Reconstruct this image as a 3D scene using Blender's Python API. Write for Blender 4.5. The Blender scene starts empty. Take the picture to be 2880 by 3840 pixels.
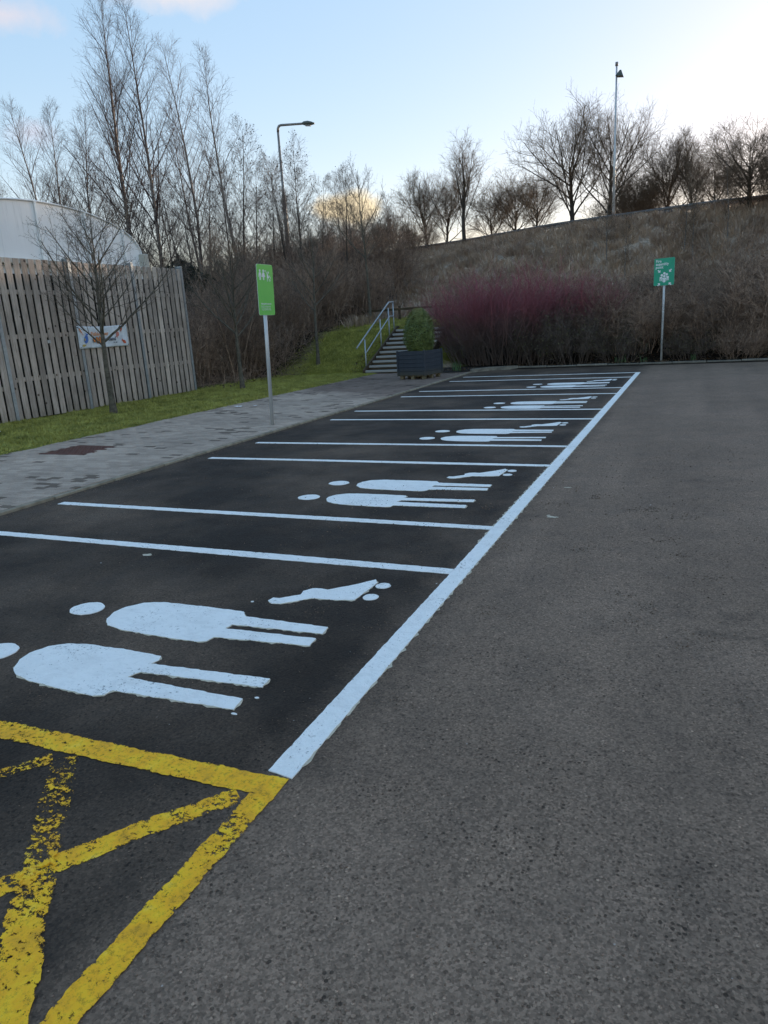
import bpy, bmesh, math, random
import numpy as np
from mathutils import Vector, Matrix

random.seed(7)
SC = bpy.context.scene
COL = SC.collection
R = math.radians

# ------------------------------------------------------------------ camera
PITCH, ROLL, YAW = R(14.89), R(-3.515), R(24.035)
CAM = Vector((1.412, -2.051, 1.678))
fw = Vector((-math.sin(YAW) * math.cos(PITCH), math.cos(YAW) * math.cos(PITCH), -math.sin(PITCH)))
rt = Vector((math.cos(YAW), math.sin(YAW), 0))
up = rt.cross(fw)
r2 = math.cos(ROLL) * rt + math.sin(ROLL) * up
u2 = -math.sin(ROLL) * rt + math.cos(ROLL) * up
cam_data = bpy.data.cameras.new('camera')
cam_data.sensor_fit = 'VERTICAL'
cam_data.sensor_height = 36.0
cam_data.sensor_width = 27.0
cam_data.lens = 2662 / 3840 * 36
cam_data.clip_start = 0.05
cam_data.clip_end = 3000
cam = bpy.data.objects.new('camera', cam_data)
COL.objects.link(cam)
m3 = Matrix((r2, u2, -fw)).transposed()
cam.matrix_world = Matrix.Translation(CAM) @ m3.to_4x4()
SC.camera = cam

# ------------------------------------------------------------------ light, sky, exposure
SUN_AZ, SUN_EL = 24.0, 6.0          # degrees right of +Y, degrees above the horizon
EXPO = 2.62
SKY_STRENGTH = 0.13
SC.view_settings.view_transform = 'Standard'
SC.view_settings.look = 'None'
SC.view_settings.gamma = 1.0
SC.view_settings.use_curve_mapping = False
SC.view_settings.exposure = EXPO
SC.cycles.use_denoising = True
SC.cycles.max_bounces = 6
SC.cycles.transparent_max_bounces = 12

sun_dir = Vector((math.sin(R(SUN_AZ)) * math.cos(R(SUN_EL)), math.cos(R(SUN_AZ)) * math.cos(R(SUN_EL)), math.sin(R(SUN_EL))))
sl = bpy.data.lights.new('sun', 'SUN')
sl.energy = 1.1
sl.angle = R(0.6)
sl.color = (1.0, 0.76, 0.54)
so = bpy.data.objects.new('sun', sl)
COL.objects.link(so)
so.rotation_euler = (-sun_dir).to_track_quat('-Z', 'Y').to_euler()
so.location = (30, 60, 40)

world = bpy.data.worlds.new('World')
SC.world = world
world.use_nodes = True
wt = world.node_tree
for n in list(wt.nodes):
    wt.nodes.remove(n)
W = lambda t: wt.nodes.new(t)
sky = W('ShaderNodeTexSky')
sky.sky_type = 'NISHITA'
sky.sun_disc = False
sky.sun_elevation = R(SUN_EL)
sky.sun_rotation = R(SUN_AZ)
sky.altitude = 50
sky.air_density = 1.0
sky.dust_density = 0.6
sky.ozone_density = 2.0
tc = W('ShaderNodeTexCoord')
bgn = W('ShaderNodeBackground')
bgn.inputs['Strength'].default_value = SKY_STRENGTH
wout = W('ShaderNodeOutputWorld')
wt.links.new(bgn.outputs[0], wout.inputs[0])
# compress the sky's range evenly (phone exposure), whole dome alike
gam = W('ShaderNodeGamma')
gam.inputs[1].default_value = 0.33
wt.links.new(sky.outputs[0], gam.inputs[0])
mulc = W('ShaderNodeMix')
mulc.data_type = 'RGBA'
mulc.blend_type = 'MULTIPLY'
mulc.inputs[0].default_value = 1.0
mulc.inputs[7].default_value = (1.06, .915, .935, 1)
hsv = W('ShaderNodeHueSaturation')
hsv.inputs['Saturation'].default_value = 2.1
wt.links.new(gam.outputs[0], hsv.inputs['Color'])
wt.links.new(hsv.outputs[0], mulc.inputs[6])
last = mulc.outputs[2]
KCL = 1.0 / (SKY_STRENGTH * 2 ** EXPO)


def wm(op, a, b=None, c=None, clamp=False):
    n = W('ShaderNodeMath')
    n.operation = op
    n.use_clamp = clamp
    for i, v in enumerate((a, b, c)):
        if v is None:
            continue
        if isinstance(v, (int, float)):
            n.inputs[i].default_value = v
        else:
            wt.links.new(v, n.inputs[i])
    return n.outputs[0]


def wdot(vec):
    n = W('ShaderNodeVectorMath')
    n.operation = 'DOT_PRODUCT'
    wt.links.new(tc.outputs['Generated'], n.inputs[0])
    n.inputs[1].default_value = vec
    return n.outputs['Value']


cn = W('ShaderNodeTexNoise')
cn.inputs['Scale'].default_value = 9.0
cn.inputs['Detail'].default_value = 7.0
cn.inputs['Roughness'].default_value = 0.62
wt.links.new(tc.outputs['Generated'], cn.inputs['Vector'])
nz = wm('MULTIPLY_ADD', cn.outputs[0], 2.6, -1.3)
# clouds: direction, half width, half height, colour, edge softness, opacity
CLOUDS = [((-0.690, 0.640, 0.338), .060, .024, (.84, .78, .84), .85, .8),
          ((-0.562, 0.744, 0.378), .080, .030, (.94, .86, .86), .85, .85),
          ((-0.428, 0.892, 0.146), .050, .026, (1.20, .98, .64), .45, 1.0),
          ((-0.708, 0.667, 0.233), .035, .020, (.85, .72, .80), .8, .45),
          ((-0.32, 0.94, 0.075), .26, .045, (1.08, .92, .72), 1.0, .75),
          ((-0.95, 0.20, 0.30), .22, .06, (.80, .76, .86), .8, .6),
          ((-0.80, -0.50, 0.35), .25, .07, (.70, .70, .80), .8, .6),
          ((0.55, -0.70, 0.40), .30, .08, (.70, .70, .80), .8, .6)]
for c, a, b, colr, soft, opa in CLOUDS:
    cv = Vector(c).normalized()
    hr = cv.cross(Vector((0, 0, 1))).normalized()
    hu = hr.cross(cv)
    uu = wm('DIVIDE', wdot(hr), a)
    vv = wm('DIVIDE', wdot(hu), b)
    # subtract the centre: hu.cv == 0 so the raw dots are offsets already
    rr = wm('SQRT', wm('ADD', wm('MULTIPLY', uu, uu), wm('MULTIPLY', vv, vv)))
    rr = wm('ADD', rr, nz)
    m = wm('DIVIDE', wm('SUBTRACT', 1.0, rr), soft, clamp=True)
    m = wm('SMOOTH_MIN', m, 1.0, 0.25)
    front = wm('GREATER_THAN', wdot(cv), 0.2)
    m = wm('MULTIPLY', wm('MULTIPLY', m, front), opa)
    mx = W('ShaderNodeMix')
    mx.data_type = 'RGBA'
    wt.links.new(m, mx.inputs[0])
    wt.links.new(last, mx.inputs[6])
    mx.inputs[7].default_value = (colr[0] * KCL, colr[1] * KCL, colr[2] * KCL, 1)
    last = mx.outputs[2]
wt.links.new(last, bgn.inputs['Color'])


# ------------------------------------------------------------------ helpers
def put(o, parent=None, label=None, cat=None, group=None, kind=None):
    if o.name not in COL.objects:
        COL.objects.link(o)
    if parent is not None:
        o.parent = parent
    if label:
        o['label'] = label
    if cat:
        o['category'] = cat
    if group:
        o['group'] = group
    if kind:
        o['kind'] = kind
    return o


def empty(name, loc=(0, 0, 0), rz=0.0, **k):
    o = bpy.data.objects.new(name, None)
    o.empty_display_size = 0.2
    o.location = loc
    o.rotation_euler = (0, 0, rz)
    return put(o, **k)


def obj(name, me, parent=None, mat=None, loc=None, rot=None, scale=None, **k):
    o = bpy.data.objects.new(name, me)
    if mat is not None and len(me.materials) == 0:
        me.materials.append(mat)
    if loc is not None:
        o.location = loc
    if rot is not None:
        o.rotation_euler = rot
    if scale is not None:
        o.scale = scale
    return put(o, parent, **k)


def np_mesh(name, V, F, smooth=False):
    """V (n,3) float, F (m,k) int with k 3 or 4"""
    V = np.asarray(V, dtype=np.float32)
    F = np.asarray(F, dtype=np.int32)
    me = bpy.data.meshes.new(name)
    me.vertices.add(len(V))
    me.vertices.foreach_set('co', V.ravel())
    k = F.shape[1]
    me.loops.add(F.size)
    me.loops.foreach_set('vertex_index', F.ravel())
    me.polygons.add(len(F))
    me.polygons.foreach_set('loop_start', np.arange(len(F), dtype=np.int32) * k)
    if smooth:
        me.polygons.foreach_set('use_smooth', np.ones(len(F), dtype=bool))
    me.update(calc_edges=True)
    return me


def py_mesh(name, V, F, smooth=False):
    me = bpy.data.meshes.new(name)
    me.from_pydata([tuple(v) for v in V], [], F)
    if smooth:
        for p in me.polygons:
            p.use_smooth = True
    me.update()
    return me


def bm_mesh(name, bm, smooth=False):
    me = bpy.data.meshes.new(name)
    bm.normal_update()
    bm.to_mesh(me)
    bm.free()
    if smooth:
        for p in me.polygons:
            p.use_smooth = True
    return me


def box_into(bm, c, s, rz=0.0, M=None):
    mt = Matrix.Translation(c) @ Matrix.Rotation(rz, 4, 'Z') @ Matrix.Diagonal((s[0], s[1], s[2], 1))
    if M is not None:
        mt = M @ mt
    return bmesh.ops.create_cube(bm, size=1.0, matrix=mt)['verts']


def box_mesh(name, s, bevel=0.0, c=(0, 0, 0), seg=1):
    bm = bmesh.new()
    box_into(bm, c, s)
    if bevel:
        bmesh.ops.bevel(bm, geom=list(bm.edges), offset=bevel, segments=seg, affect='EDGES', profile=0.5)
    return bm_mesh(name, bm)


def tubes(polys, cap=False):
    """polys: list of (pts [n][3], radii [n], sides) -> V, F(quads)"""
    groups = {}
    for p, r, s in polys:
        groups.setdefault((len(p), s), []).append((p, r))
    VV, FF, off = [], [], 0
    for (n, s), lst in groups.items():
        P = np.array([a for a, _ in lst], dtype=np.float64)
        Rr = np.array([b for _, b in lst], dtype=np.float64)
        M = len(lst)
        T = np.gradient(P, axis=1)
        T /= np.linalg.norm(T, axis=2, keepdims=True) + 1e-12
        mean = T.mean(axis=1)
        ref = np.where(np.abs(mean[:, 2:3]) > 0.75, np.array([[1.0, 0, 0]]), np.array([[0, 0, 1.0]]))
        A = np.cross(T, ref[:, None, :])
        A /= np.linalg.norm(A, axis=2, keepdims=True) + 1e-12
        B = np.cross(T, A)
        th = np.arange(s) * 2 * math.pi / s
        ring = (P[:, :, None, :] + Rr[:, :, None, None] * (A[:, :, None, :] * np.cos(th)[None, None, :, None] + B[:, :, None, :] * np.sin(th)[None, None, :, None]))
        VV.append(ring.reshape(-1, 3))
        i = np.arange(M)[:, None, None] * (n * s)
        j = np.arange(n - 1)[None, :, None] * s
        k = np.arange(s)[None, None, :]
        k2 = (k + 1) % s
        f = np.stack([i + j + k, i + j + k2, i + j + s + k2, i + j + s + k], axis=-1).reshape(-1, 4) + off
        FF.append(f)
        off += M * n * s
    return np.concatenate(VV), np.concatenate(FF)


def tube_mesh(name, polys, smooth=True):
    V, F = tubes(polys)
    return np_mesh(name, V, F, smooth)


def cyl_mesh(name, pts, rad, sides=12, capped=True):
    """tube along pts, closed at both ends"""
    V, F = tubes([(pts, rad if isinstance(rad, (list, tuple)) else [rad] * len(pts), sides)])
    F = [tuple(f) for f in F]
    n = len(V)
    if capped:
        F.append(tuple(range(sides))[::-1])
        F.append(tuple(range(n - sides, n)))
    me = py_mesh(name, V, F)
    for p in me.polygons:
        p.use_smooth = len(p.vertices) == 4
    return me


# ------------------------------------------------------------------ materials
class Mat:
    def __init__(s, name):
        s.m = bpy.data.materials.new(name)
        s.m.use_nodes = True
        s.t = s.m.node_tree
        s.b = s.t.nodes['Principled BSDF']
        s.out = s.t.nodes['Material Output']
        s._tc = None

    def n(s, t, **kw):
        nd = s.t.nodes.new(t)
        for k, v in kw.items():
            setattr(nd, k, v)
        return nd

    def l(s, a, b):
        s.t.links.new(a, b)

    def co(s, scale=(1, 1, 1), kind='Object', loc=(0, 0, 0), rot=(0, 0, 0)):
        if s._tc is None:
            s._tc = s.n('ShaderNodeTexCoord')
        mp = s.n('ShaderNodeMapping')
        mp.inputs['Scale'].default_value = scale
        mp.inputs['Location'].default_value = loc
        mp.inputs['Rotation'].default_value = rot
        if kind == 'World':
            g = s.n('ShaderNodeNewGeometry')
            s.l(g.outputs['Position'], mp.inputs['Vector'])
        else:
            s.l(s._tc.outputs[kind], mp.inputs['Vector'])
        return mp.outputs[0]

    def noise(s, vec, scale, detail=4, rough=0.55, dist=0.0):
        nd = s.n('ShaderNodeTexNoise')
        nd.inputs['Scale'].default_value = scale
        nd.inputs['Detail'].default_value = detail
        nd.inputs['Roughness'].default_value = rough
        nd.inputs['Distortion'].default_value = dist
        s.l(vec, nd.inputs['Vector'])
        return nd.outputs[0]

    def voro(s, vec, scale, feature='F1', out='Distance', rand=1.0):
        nd = s.n('ShaderNodeTexVoronoi')
        nd.feature = feature
        nd.inputs['Scale'].default_value = scale
        nd.inputs['Randomness'].default_value = rand
        s.l(vec, nd.inputs['Vector'])
        return nd.outputs[out]

    def ramp(s, fac, stops, interp='LINEAR'):
        nd = s.n('ShaderNodeValToRGB')
        nd.color_ramp.interpolation = interp
        e = nd.color_ramp.elements
        while len(e) < len(stops):
            e.new(0.5)
        for i, (p, c) in enumerate(stops):
            e[i].position = p
            e[i].color = (c, c, c, 1) if isinstance(c, (int, float)) else (c[0], c[1], c[2], 1)
        s.l(fac, nd.inputs[0])
        return nd.outputs[0]

    def mix(s, fac, a, b, mode='MIX'):
        nd = s.n('ShaderNodeMix')
        nd.data_type = 'RGBA'
        nd.blend_type = mode
        for sock, v in ((nd.inputs[0], fac), (nd.inputs[6], a), (nd.inputs[7], b)):
            if isinstance(v, (int, float)):
                sock.default_value = v if sock.type == 'VALUE' else (v, v, v, 1)
            elif isinstance(v, tuple):
                sock.default_value = (v[0], v[1], v[2], 1)
            else:
                s.l(v, sock)
        return nd.outputs[2]

    def math(s, op, a, b=0.0, c=None, clamp=False):
        nd = s.n('ShaderNodeMath')
        nd.operation = op
        nd.use_clamp = clamp
        for i, v in enumerate((a, b, c)):
            if v is None:
                continue
            if isinstance(v, (int, float)):
                nd.inputs[i].default_value = v
            else:
                s.l(v, nd.inputs[i])
        return nd.outputs[0]

    def sep(s, vec):
        nd = s.n('ShaderNodeSeparateXYZ')
        s.l(vec, nd.inputs[0])
        return nd.outputs

    def base(s, c):
        if isinstance(c, tuple):
            s.b.inputs['Base Color'].default_value = (c[0], c[1], c[2], 1)
        else:
            s.l(c, s.b.inputs['Base Color'])
        return s

    def rough(s, r):
        if isinstance(r, (int, float)):
            s.b.inputs['Roughness'].default_value = r
        else:
            s.l(r, s.b.inputs['Roughness'])
        return s

    def spec(s, v):
        s.b.inputs['Specular IOR Level'].default_value = v
        return s

    def metal(s, v):
        s.b.inputs['Metallic'].default_value = v
        return s

    def bump(s, h, strength=0.5, dist=0.01):
        nd = s.n('ShaderNodeBump')
        nd.inputs['Strength'].default_value = strength
        nd.inputs['Distance'].default_value = dist
        s.l(h, nd.inputs['Height'])
        s.l(nd.outputs[0], s.b.inputs['Normal'])
        return s

    def rnd(s):
        return s.n('ShaderNodeObjectInfo').outputs['Random']


def noisy(name, c0, c1, scale=5.0, rough=0.8, bump=0.3, bscale=40, bdist=0.004, stretch=(1, 1, 1), rand=0.0, spec=0.3, metal=0.0, detail=5):
    m = Mat(name)
    v = m.co(stretch)
    c = m.ramp(m.noise(v, scale, detail), [(0.3, c0), (0.7, c1)])
    if rand:
        c = m.mix(1.0, c, m.ramp(m.rnd(), [(0, 1 - rand), (1, 1 + rand)]), 'MULTIPLY')
    m.base(c).rough(rough).spec(spec).metal(metal)
    if bump:
        m.bump(m.noise(v, bscale, 4), bump, bdist)
    return m.m


# asphalt: worn brown-grey aisle, darker bays left of the edge line
a = Mat('asphalt')
v = a.co()
x, y, z = a.sep(v)
big = a.noise(v, 0.55, 4, 0.6)
mid = a.noise(v, 3.2, 5, 0.65)
fine = a.noise(v, 150, 4, 0.7)
aisle = a.ramp(big, [(0.25, (.168, .113, .079)), (0.5, (.205, .139, .098)), (0.75, (.250, .170, .121))])
bays = a.ramp(big, [(0.30, (.017, .0112, .0076)), (0.43, (.028, .0185, .0125)), (0.53, (.062, .042, .029)), (0.66, (.115, .078, .054))])
xe = a.math('ADD', x, a.math('MULTIPLY', a.math('SUBTRACT', mid, 0.5), 0.35))
bm_x = a.math('MULTIPLY_ADD', xe, 2.2, 0.45, clamp=True)          # 0 in bays, 1 in aisle
yb = a.math('MULTIPLY_ADD', a.math('ADD', y, a.math('MULTIPLY', mid, 1.2)), 0.5, -9.2, clamp=True)  # 1 beyond the last bay
inb = a.math('MAXIMUM', bm_x, a.math('MULTIPLY', yb, 0.25))
basec = a.mix(inb, bays, aisle)
patch = a.ramp(mid, [(0.30, 0.80), (0.5, 1.0), (0.70, 1.12)])
agg = a.n('ShaderNodeRGBToBW')
a.l(a.voro(v, 125, 'F1', 'Color'), agg.inputs[0])
agg2 = a.n('ShaderNodeRGBToBW')
a.l(a.voro(a.co((1, 1, 1), loc=(7, 3, 0)), 58, 'F1', 'Color'), agg2.inputs[0])
gsum = a.math('ADD', a.math('MULTIPLY', fine, .40), a.math('ADD', a.math('MULTIPLY', agg.outputs[0], .50), a.math('MULTIPLY', agg2.outputs[0], .10)))
grain = a.ramp(gsum, [(0.20, 0.46), (0.5, 1.0), (0.80, 1.65)])
track = a.ramp(a.noise(a.co((1.6, .12, 1)), 1.0, 3, .5), [(.35, .90), (.65, 1.09)])
clus = a.noise(a.co((1, 1, 1), loc=(5, 2, 0)), 2.4, 5, .7)
pitd = a.noise(a.co((1, 1, 1), loc=(1, 1, 0)), 70, 3, .65, .4)
pit = a.math('MULTIPLY', a.ramp(pitd, [(.30, 1.0), (.42, 0.0)]), a.ramp(clus, [(.36, 0.0), (.62, 1.0)]))
peb = a.ramp(a.noise(a.co((1, 1, 1), loc=(2, 8, 0)), 48, 3, .6, .3), [(.60, 0.0), (.72, 1.0)])
c1 = a.mix(1.0, a.mix(1.0, a.mix(1.0, basec, track, 'MULTIPLY'), patch, 'MULTIPLY'), grain, 'MULTIPLY')
vs_ = a.n('ShaderNodeTexVoronoi')
vs_.inputs['Scale'].default_value = 62
a.l(a.co((1, 1, 1), loc=(2.2, .4, 0)), vs_.inputs['Vector'])
vr, vg, vb = a.sep(vs_.outputs['Color'])
core = a.ramp(vs_.outputs['Distance'], [(.26, 1.0), (.42, 0.0)])
clus2 = a.ramp(clus, [(.36, .15), (.60, 1.0)])
hole = a.math('MULTIPLY', a.math('MULTIPLY', core, a.math('GREATER_THAN', vr, .84)), clus2)
chip = a.math('MULTIPLY', core, a.math('GREATER_THAN', vg, .93))
c1 = a.mix(a.math('MULTIPLY', hole, .8), c1, a.mix(1.0, c1, (.16, .16, .16), 'MULTIPLY'))
c1 = a.mix(a.math('MULTIPLY', chip, .7), c1, a.mix(1.0, c1, (2.1, 2.1, 2.1), 'MULTIPLY'))
c1 = a.mix(a.math('MULTIPLY', pit, .62), c1, a.mix(1.0, c1, (.18, .18, .18), 'MULTIPLY'))
c1 = a.mix(a.math('MULTIPLY', peb, .6), c1, a.mix(1.0, c1, (1.4, 1.4, 1.4), 'MULTIPLY'))
speck = a.ramp(a.voro(a.co((1, 1, 1), loc=(.3, .7, 0)), 9.0), [(0.022, 1.0), (0.034, 0.0)])
speck2 = a.ramp(a.voro(a.co((1, 1, 1), loc=(3.3, 1.7, 0)), 2.6), [(0.012, 1.0), (0.018, 0.0)])
c1 = a.mix(a.math('MULTIPLY', speck, 0.55), c1, (.50, .46, .42))
c1 = a.mix(speck2, c1, (.70, .68, .64))
stain = a.ramp(a.noise(a.co((1, 1, 1), loc=(9, 4, 0)), 1.1, 6, 0.7), [(0.63, 0.0), (0.74, 0.5)])
c1 = a.mix(stain, c1, (.030, .024, .019))
a.base(c1).rough(a.ramp(mid, [(0.3, .74), (0.7, .92)])).spec(0.3)
hgt = a.math('ADD', a.math('MULTIPLY', a.voro(v, 85, 'SMOOTH_F1'), -0.35), a.math('ADD', a.math('MULTIPLY', fine, 0.22), a.math('ADD', a.math('MULTIPLY', a.noise(v, 34, 4), .55), a.math('SUBTRACT', a.math('ADD', a.math('MULTIPLY', peb, .5), a.math('MULTIPLY', chip, .8)), a.math('ADD', a.math('MULTIPLY', pit, .8), a.math('MULTIPLY', hole, 1.2))))))
a.bump(hgt, 0.75, 0.009)
ASPHALT = a.m

# fresh white paint and old tan underlayer
w = Mat('white_paint')
v = w.co()
n1 = w.noise(v, 60, 5, 0.7)
n2 = w.noise(v, 5, 4, 0.6)
c = w.ramp(n2, [(0.3, (.93, .92, .89)), (0.7, (.98, .97, .94))])
scuff = w.ramp(w.noise(w.co((1, 1, 1), loc=(4, 4, 0)), 1.7, 6, .75), [(.50, 0.0), (.70, .20)])
c = w.mix(scuff, c, (.50, .47, .43))
pit = w.ramp(w.math('ADD', w.math('MULTIPLY', n1, 0.7), w.math('MULTIPLY', w.noise(v, 2.3, 3), 0.3)), [(0.375, 1.0), (0.42, 0.0)])
c = w.mix(w.math('MULTIPLY', pit, .75), c, (.16, .16, .16))
brush = w.ramp(w.noise(w.co((3, 5, 1), rot=(0, 0, .4)), 3.0, 4, 0.7, 1.2), [(0.40, 0.93), (0.5, 1.0)])
w.base(w.mix(1.0, c, brush, 'MULTIPLY')).rough(0.55).spec(0.4)
w.bump(w.math('ADD', n1, w.math('ADD', w.math('MULTIPLY', w.noise(v, 14, 3), .6), w.math('MULTIPLY', w.voro(v, 110, 'SMOOTH_F1'), -.6))), 0.9, 0.007)
WHITE_PAINT = w.m
OLD_PAINT = noisy('old_paint', (.46, .40, .30), (.66, .58, .46), 40, .8, .4, 90, .003)

yl = Mat('yellow_paint')
v = yl.co()
n1 = yl.noise(v, 13.0, 7, 0.75)
n2 = yl.noise(yl.co((1, 1, 1), rot=(0, 0, .5)), 55, 5, 0.8)
n3 = yl.noise(yl.co((.5, 2.2, 1), rot=(0, 0, -.2)), 18, 3, 0.6)
colr = yl.ramp(yl.noise(v, 9, 5, .65), [(0.25, (.60, .29, .02)), (0.46, (.97, .47, .010)), (0.62, (1.0, .58, .014)), (0.8, (1.0, .68, .13))])
grime = yl.ramp(n2, [(0.32, .45), (0.5, 1.0)])
yl.base(yl.mix(1.0, colr, grime, 'MULTIPLY')).rough(.6).spec(.35)
yl.bump(yl.noise(v, 70, 4, .7), .7, .006)
attr = yl.n('ShaderNodeAttribute', attribute_name='wear', attribute_type='GEOMETRY')
wear = yl.math('ADD', yl.math('ADD', yl.math('MULTIPLY', n1, .27), yl.math('MULTIPLY', n2, .55)), yl.math('MULTIPLY', n3, .26))
al = yl.math('MULTIPLY', yl.math('SUBTRACT', wear, attr.outputs['Fac']), 55.0, clamp=True)
tr = yl.n('ShaderNodeBsdfTransparent')
ms = yl.n('ShaderNodeMixShader')
yl.l(al, ms.inputs[0])
yl.l(tr.outputs[0], ms.inputs[1])
yl.l(yl.b.outputs[0], ms.inputs[2])
yl.l(ms.outputs[0], yl.out.inputs[0])
YELLOW = yl.m

# paving blocks
pv = Mat('paving_block')
v = pv.co(kind='World')
rn = pv.rnd()
tone = pv.ramp(rn, [(0.0, (0.147, 0.106, 0.079)), (0.09, (0.210, 0.158, 0.119)), (0.16, (0.357, 0.274, 0.214)), (0.6, (0.430, 0.332, 0.261)), (1.0, (0.493, 0.382, 0.301))])
attr = pv.n('ShaderNodeAttribute', attribute_name='tone', attribute_type='GEOMETRY')
tone2 = pv.ramp(attr.outputs['Fac'], [(0.0, (0.147, 0.106, 0.079)), (0.09, (0.210, 0.158, 0.119)), (0.16, (0.357, 0.274, 0.214)), (0.6, (0.430, 0.332, 0.261)), (1.0, (0.493, 0.382, 0.301))])
has = pv.math('GREATER_THAN', attr.outputs['Fac'], 0.0005)
c = pv.mix(has, tone, tone2)
c = pv.mix(1.0, c, pv.ramp(pv.noise(v, 60, 4, .7), [(0.3, .75), (0.7, 1.25)]), 'MULTIPLY')
c = pv.mix(1.0, c, pv.ramp(pv.noise(v, .6, 4), [(0.35, .78), (0.65, 1.1)]), 'MULTIPLY')
# older, darker stretch of paving near the steps
px, py, pz = pv.sep(v)
far = pv.math('MULTIPLY_ADD', pv.math('ADD', py, pv.math('ADD', pv.math('MULTIPLY', px, .55), pv.math('MULTIPLY', pv.noise(v, 1.1, 4), 2.0))), .9, -9.6, clamp=True)
c = pv.mix(pv.math('MULTIPLY', far, .9), c, pv.mix(1.0, c, (.44, .40, .40), 'MULTIPLY'))
pv.base(c).rough(.85).spec(.3).bump(pv.noise(v, 120, 4, .7), .4, .004)
PAVER = pv.m
JOINT = noisy('joint_sand', (.045, .042, .036), (.09, .085, .07), 30, .95, .4, 90)
EDGING = noisy('edging_concrete', (.17, .145, .105), (.33, .285, .215), 9, .9, .5, 80, rand=.08)
KERB = noisy('kerb_concrete', (.11, .10, .085), (.24, .22, .18), 7, .9, .5, 60, rand=.2)

# soils and grass ground
lw = Mat('lawn_turf')
v = lw.co()
c = lw.ramp(lw.noise(v, 1.6, 6, .65), [(0.28, (.08, .075, .025)), (0.45, (.155, .16, .035)), (0.6, (.21, .215, .05)), (0.75, (.29, .275, .075))])
c = lw.mix(1.0, c, lw.ramp(lw.noise(v, 30, 4, .7), [(0.3, .6), (0.7, 1.35)]), 'MULTIPLY')
lw.base(c).rough(.95).spec(.1).bump(lw.noise(v, 35, 5, .7), .8, .03)
TURF = lw.m
SOIL = noisy('bed_soil', (.012, .010, .008), (.045, .034, .026), 14, .95, .8, 30, .03)

tr_ = Mat('embankment_ground')
v = tr_.co()
x, y, z = tr_.sep(v)
straw = tr_.ramp(tr_.noise(v, .55, 6, .68), [(0.28, (.17, .12, .092)), (0.44, (.40, .295, .22)), (0.56, (.54, .42, .32)), (0.70, (.30, .215, .165))])
straw = tr_.mix(1.0, straw, tr_.ramp(tr_.noise(v, 6, 5, .7), [(0.3, .55), (0.7, 1.4)]), 'MULTIPLY')
green = tr_.ramp(tr_.noise(v, 1.6, 6, .65), [(0.3, (.09, .085, .02)), (0.5, (.17, .165, .03)), (0.7, (.26, .24, .045))])
dark = tr_.ramp(tr_.noise(v, 5, 5), [(0.3, (.016, .012, .010)), (0.7, (.05, .038, .028))])
nn = tr_.math('MULTIPLY_ADD', tr_.noise(v, .9, 4), 2.4, -1.2)
# green turf on the bank left of the steps and on the little terrace above them
gx = tr_.math('MULTIPLY', tr_.math('MULTIPLY_ADD', tr_.math('ADD', x, nn), 1.2, 14.8, clamp=True), tr_.math('MULTIPLY_ADD', tr_.math('ADD', x, nn), -2.0, -12.0, clamp=True))
gy = tr_.math('MULTIPLY_ADD', tr_.math('ADD', y, nn), -1.0, 26.5, clamp=True)
gmask = tr_.math('MULTIPLY', gx, gy)
# woodland floor on the left
dm = tr_.math('MULTIPLY', tr_.math('MULTIPLY_ADD', tr_.math('ADD', x, nn), -.8, -9.0, clamp=True), tr_.math('MULTIPLY_ADD', tr_.math('ADD', y, nn), -.35, 12.5, clamp=True))
db = tr_.math('MULTIPLY', tr_.math('MULTIPLY_ADD', x, 2.0, 13.0, clamp=True), tr_.math('MULTIPLY_ADD', y, -.9, 23.2, clamp=True))
c = tr_.mix(tr_.math('MAXIMUM', dm, db), straw, dark)
c = tr_.mix(gmask, c, green)
tr_.base(c).rough(.95).spec(.1).bump(tr_.noise(v, 9, 6, .7), .9, .12)
HILL = tr_.m
ROAD = noisy('road_top', (.05, .05, .05), (.07, .07, .07), 3, .9, .2)

# plants
BARK = noisy('bark_dark', (.030, .026, .022), (.075, .065, .054), 7, .9, .7, 30, .01, stretch=(3, 3, .6), rand=.2)
BARK_STREET = noisy('bark_street_tree', (.055, .047, .037), (.17, .15, .115), 6, .9, .8, 26, .012, stretch=(2, 2, 2.5))
bb = Mat('bark_birch')
v = bb.co((1, 1, 3.0))
x, y, z = bb.sep(bb.co())
c = bb.ramp(bb.noise(v, 5, 5, .7), [(0.36, (.035, .030, .028)), (0.44, (.24, .20, .17)), (0.7, (.40, .34, .29))])
hi = bb.math('MULTIPLY_ADD', z, .16, -.95, clamp=True)
c = bb.mix(hi, c, (.075, .052, .045))
bb.base(c).rough(.75)
BIRCH = bb.m
TWIG = noisy('twig_brown', (.06, .046, .040), (.22, .17, .14), 4.5, .85, 0, rand=.2)
TWIG_BIRCH = noisy('twig_birch', (.050, .033, .030), (.085, .057, .052), 3, .8, 0, rand=.2)
TWIG_HILL = noisy('twig_hill', (.075, .052, .034), (.14, .10, .066), 3, .85, 0, rand=.2)
TWIG_STREET = noisy('twig_street', (.085, .068, .055), (.19, .155, .12), 4, .85, 0)
HEDGE_TWIG = noisy('hedge_twig', (.11, .070, .052), (.52, .365, .265), 5.5, .85, 0, rand=.25)
dg_ = Mat('dogwood_stem')
x, y, z = dg_.sep(dg_.co())
zz = dg_.math('ADD', z, dg_.math('MULTIPLY', dg_.noise(dg_.co(), 1.2, 3), 1.2))
c = dg_.ramp(dg_.math('MULTIPLY', zz, .25), [(0.30, (.13, .095, .08)), (0.48, (.19, .092, .085)), (0.62, (.27, .075, .090)), (0.95, (.34, .095, .12))])
dg_.base(c).rough(.6)
DOGWOOD = dg_.m


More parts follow.
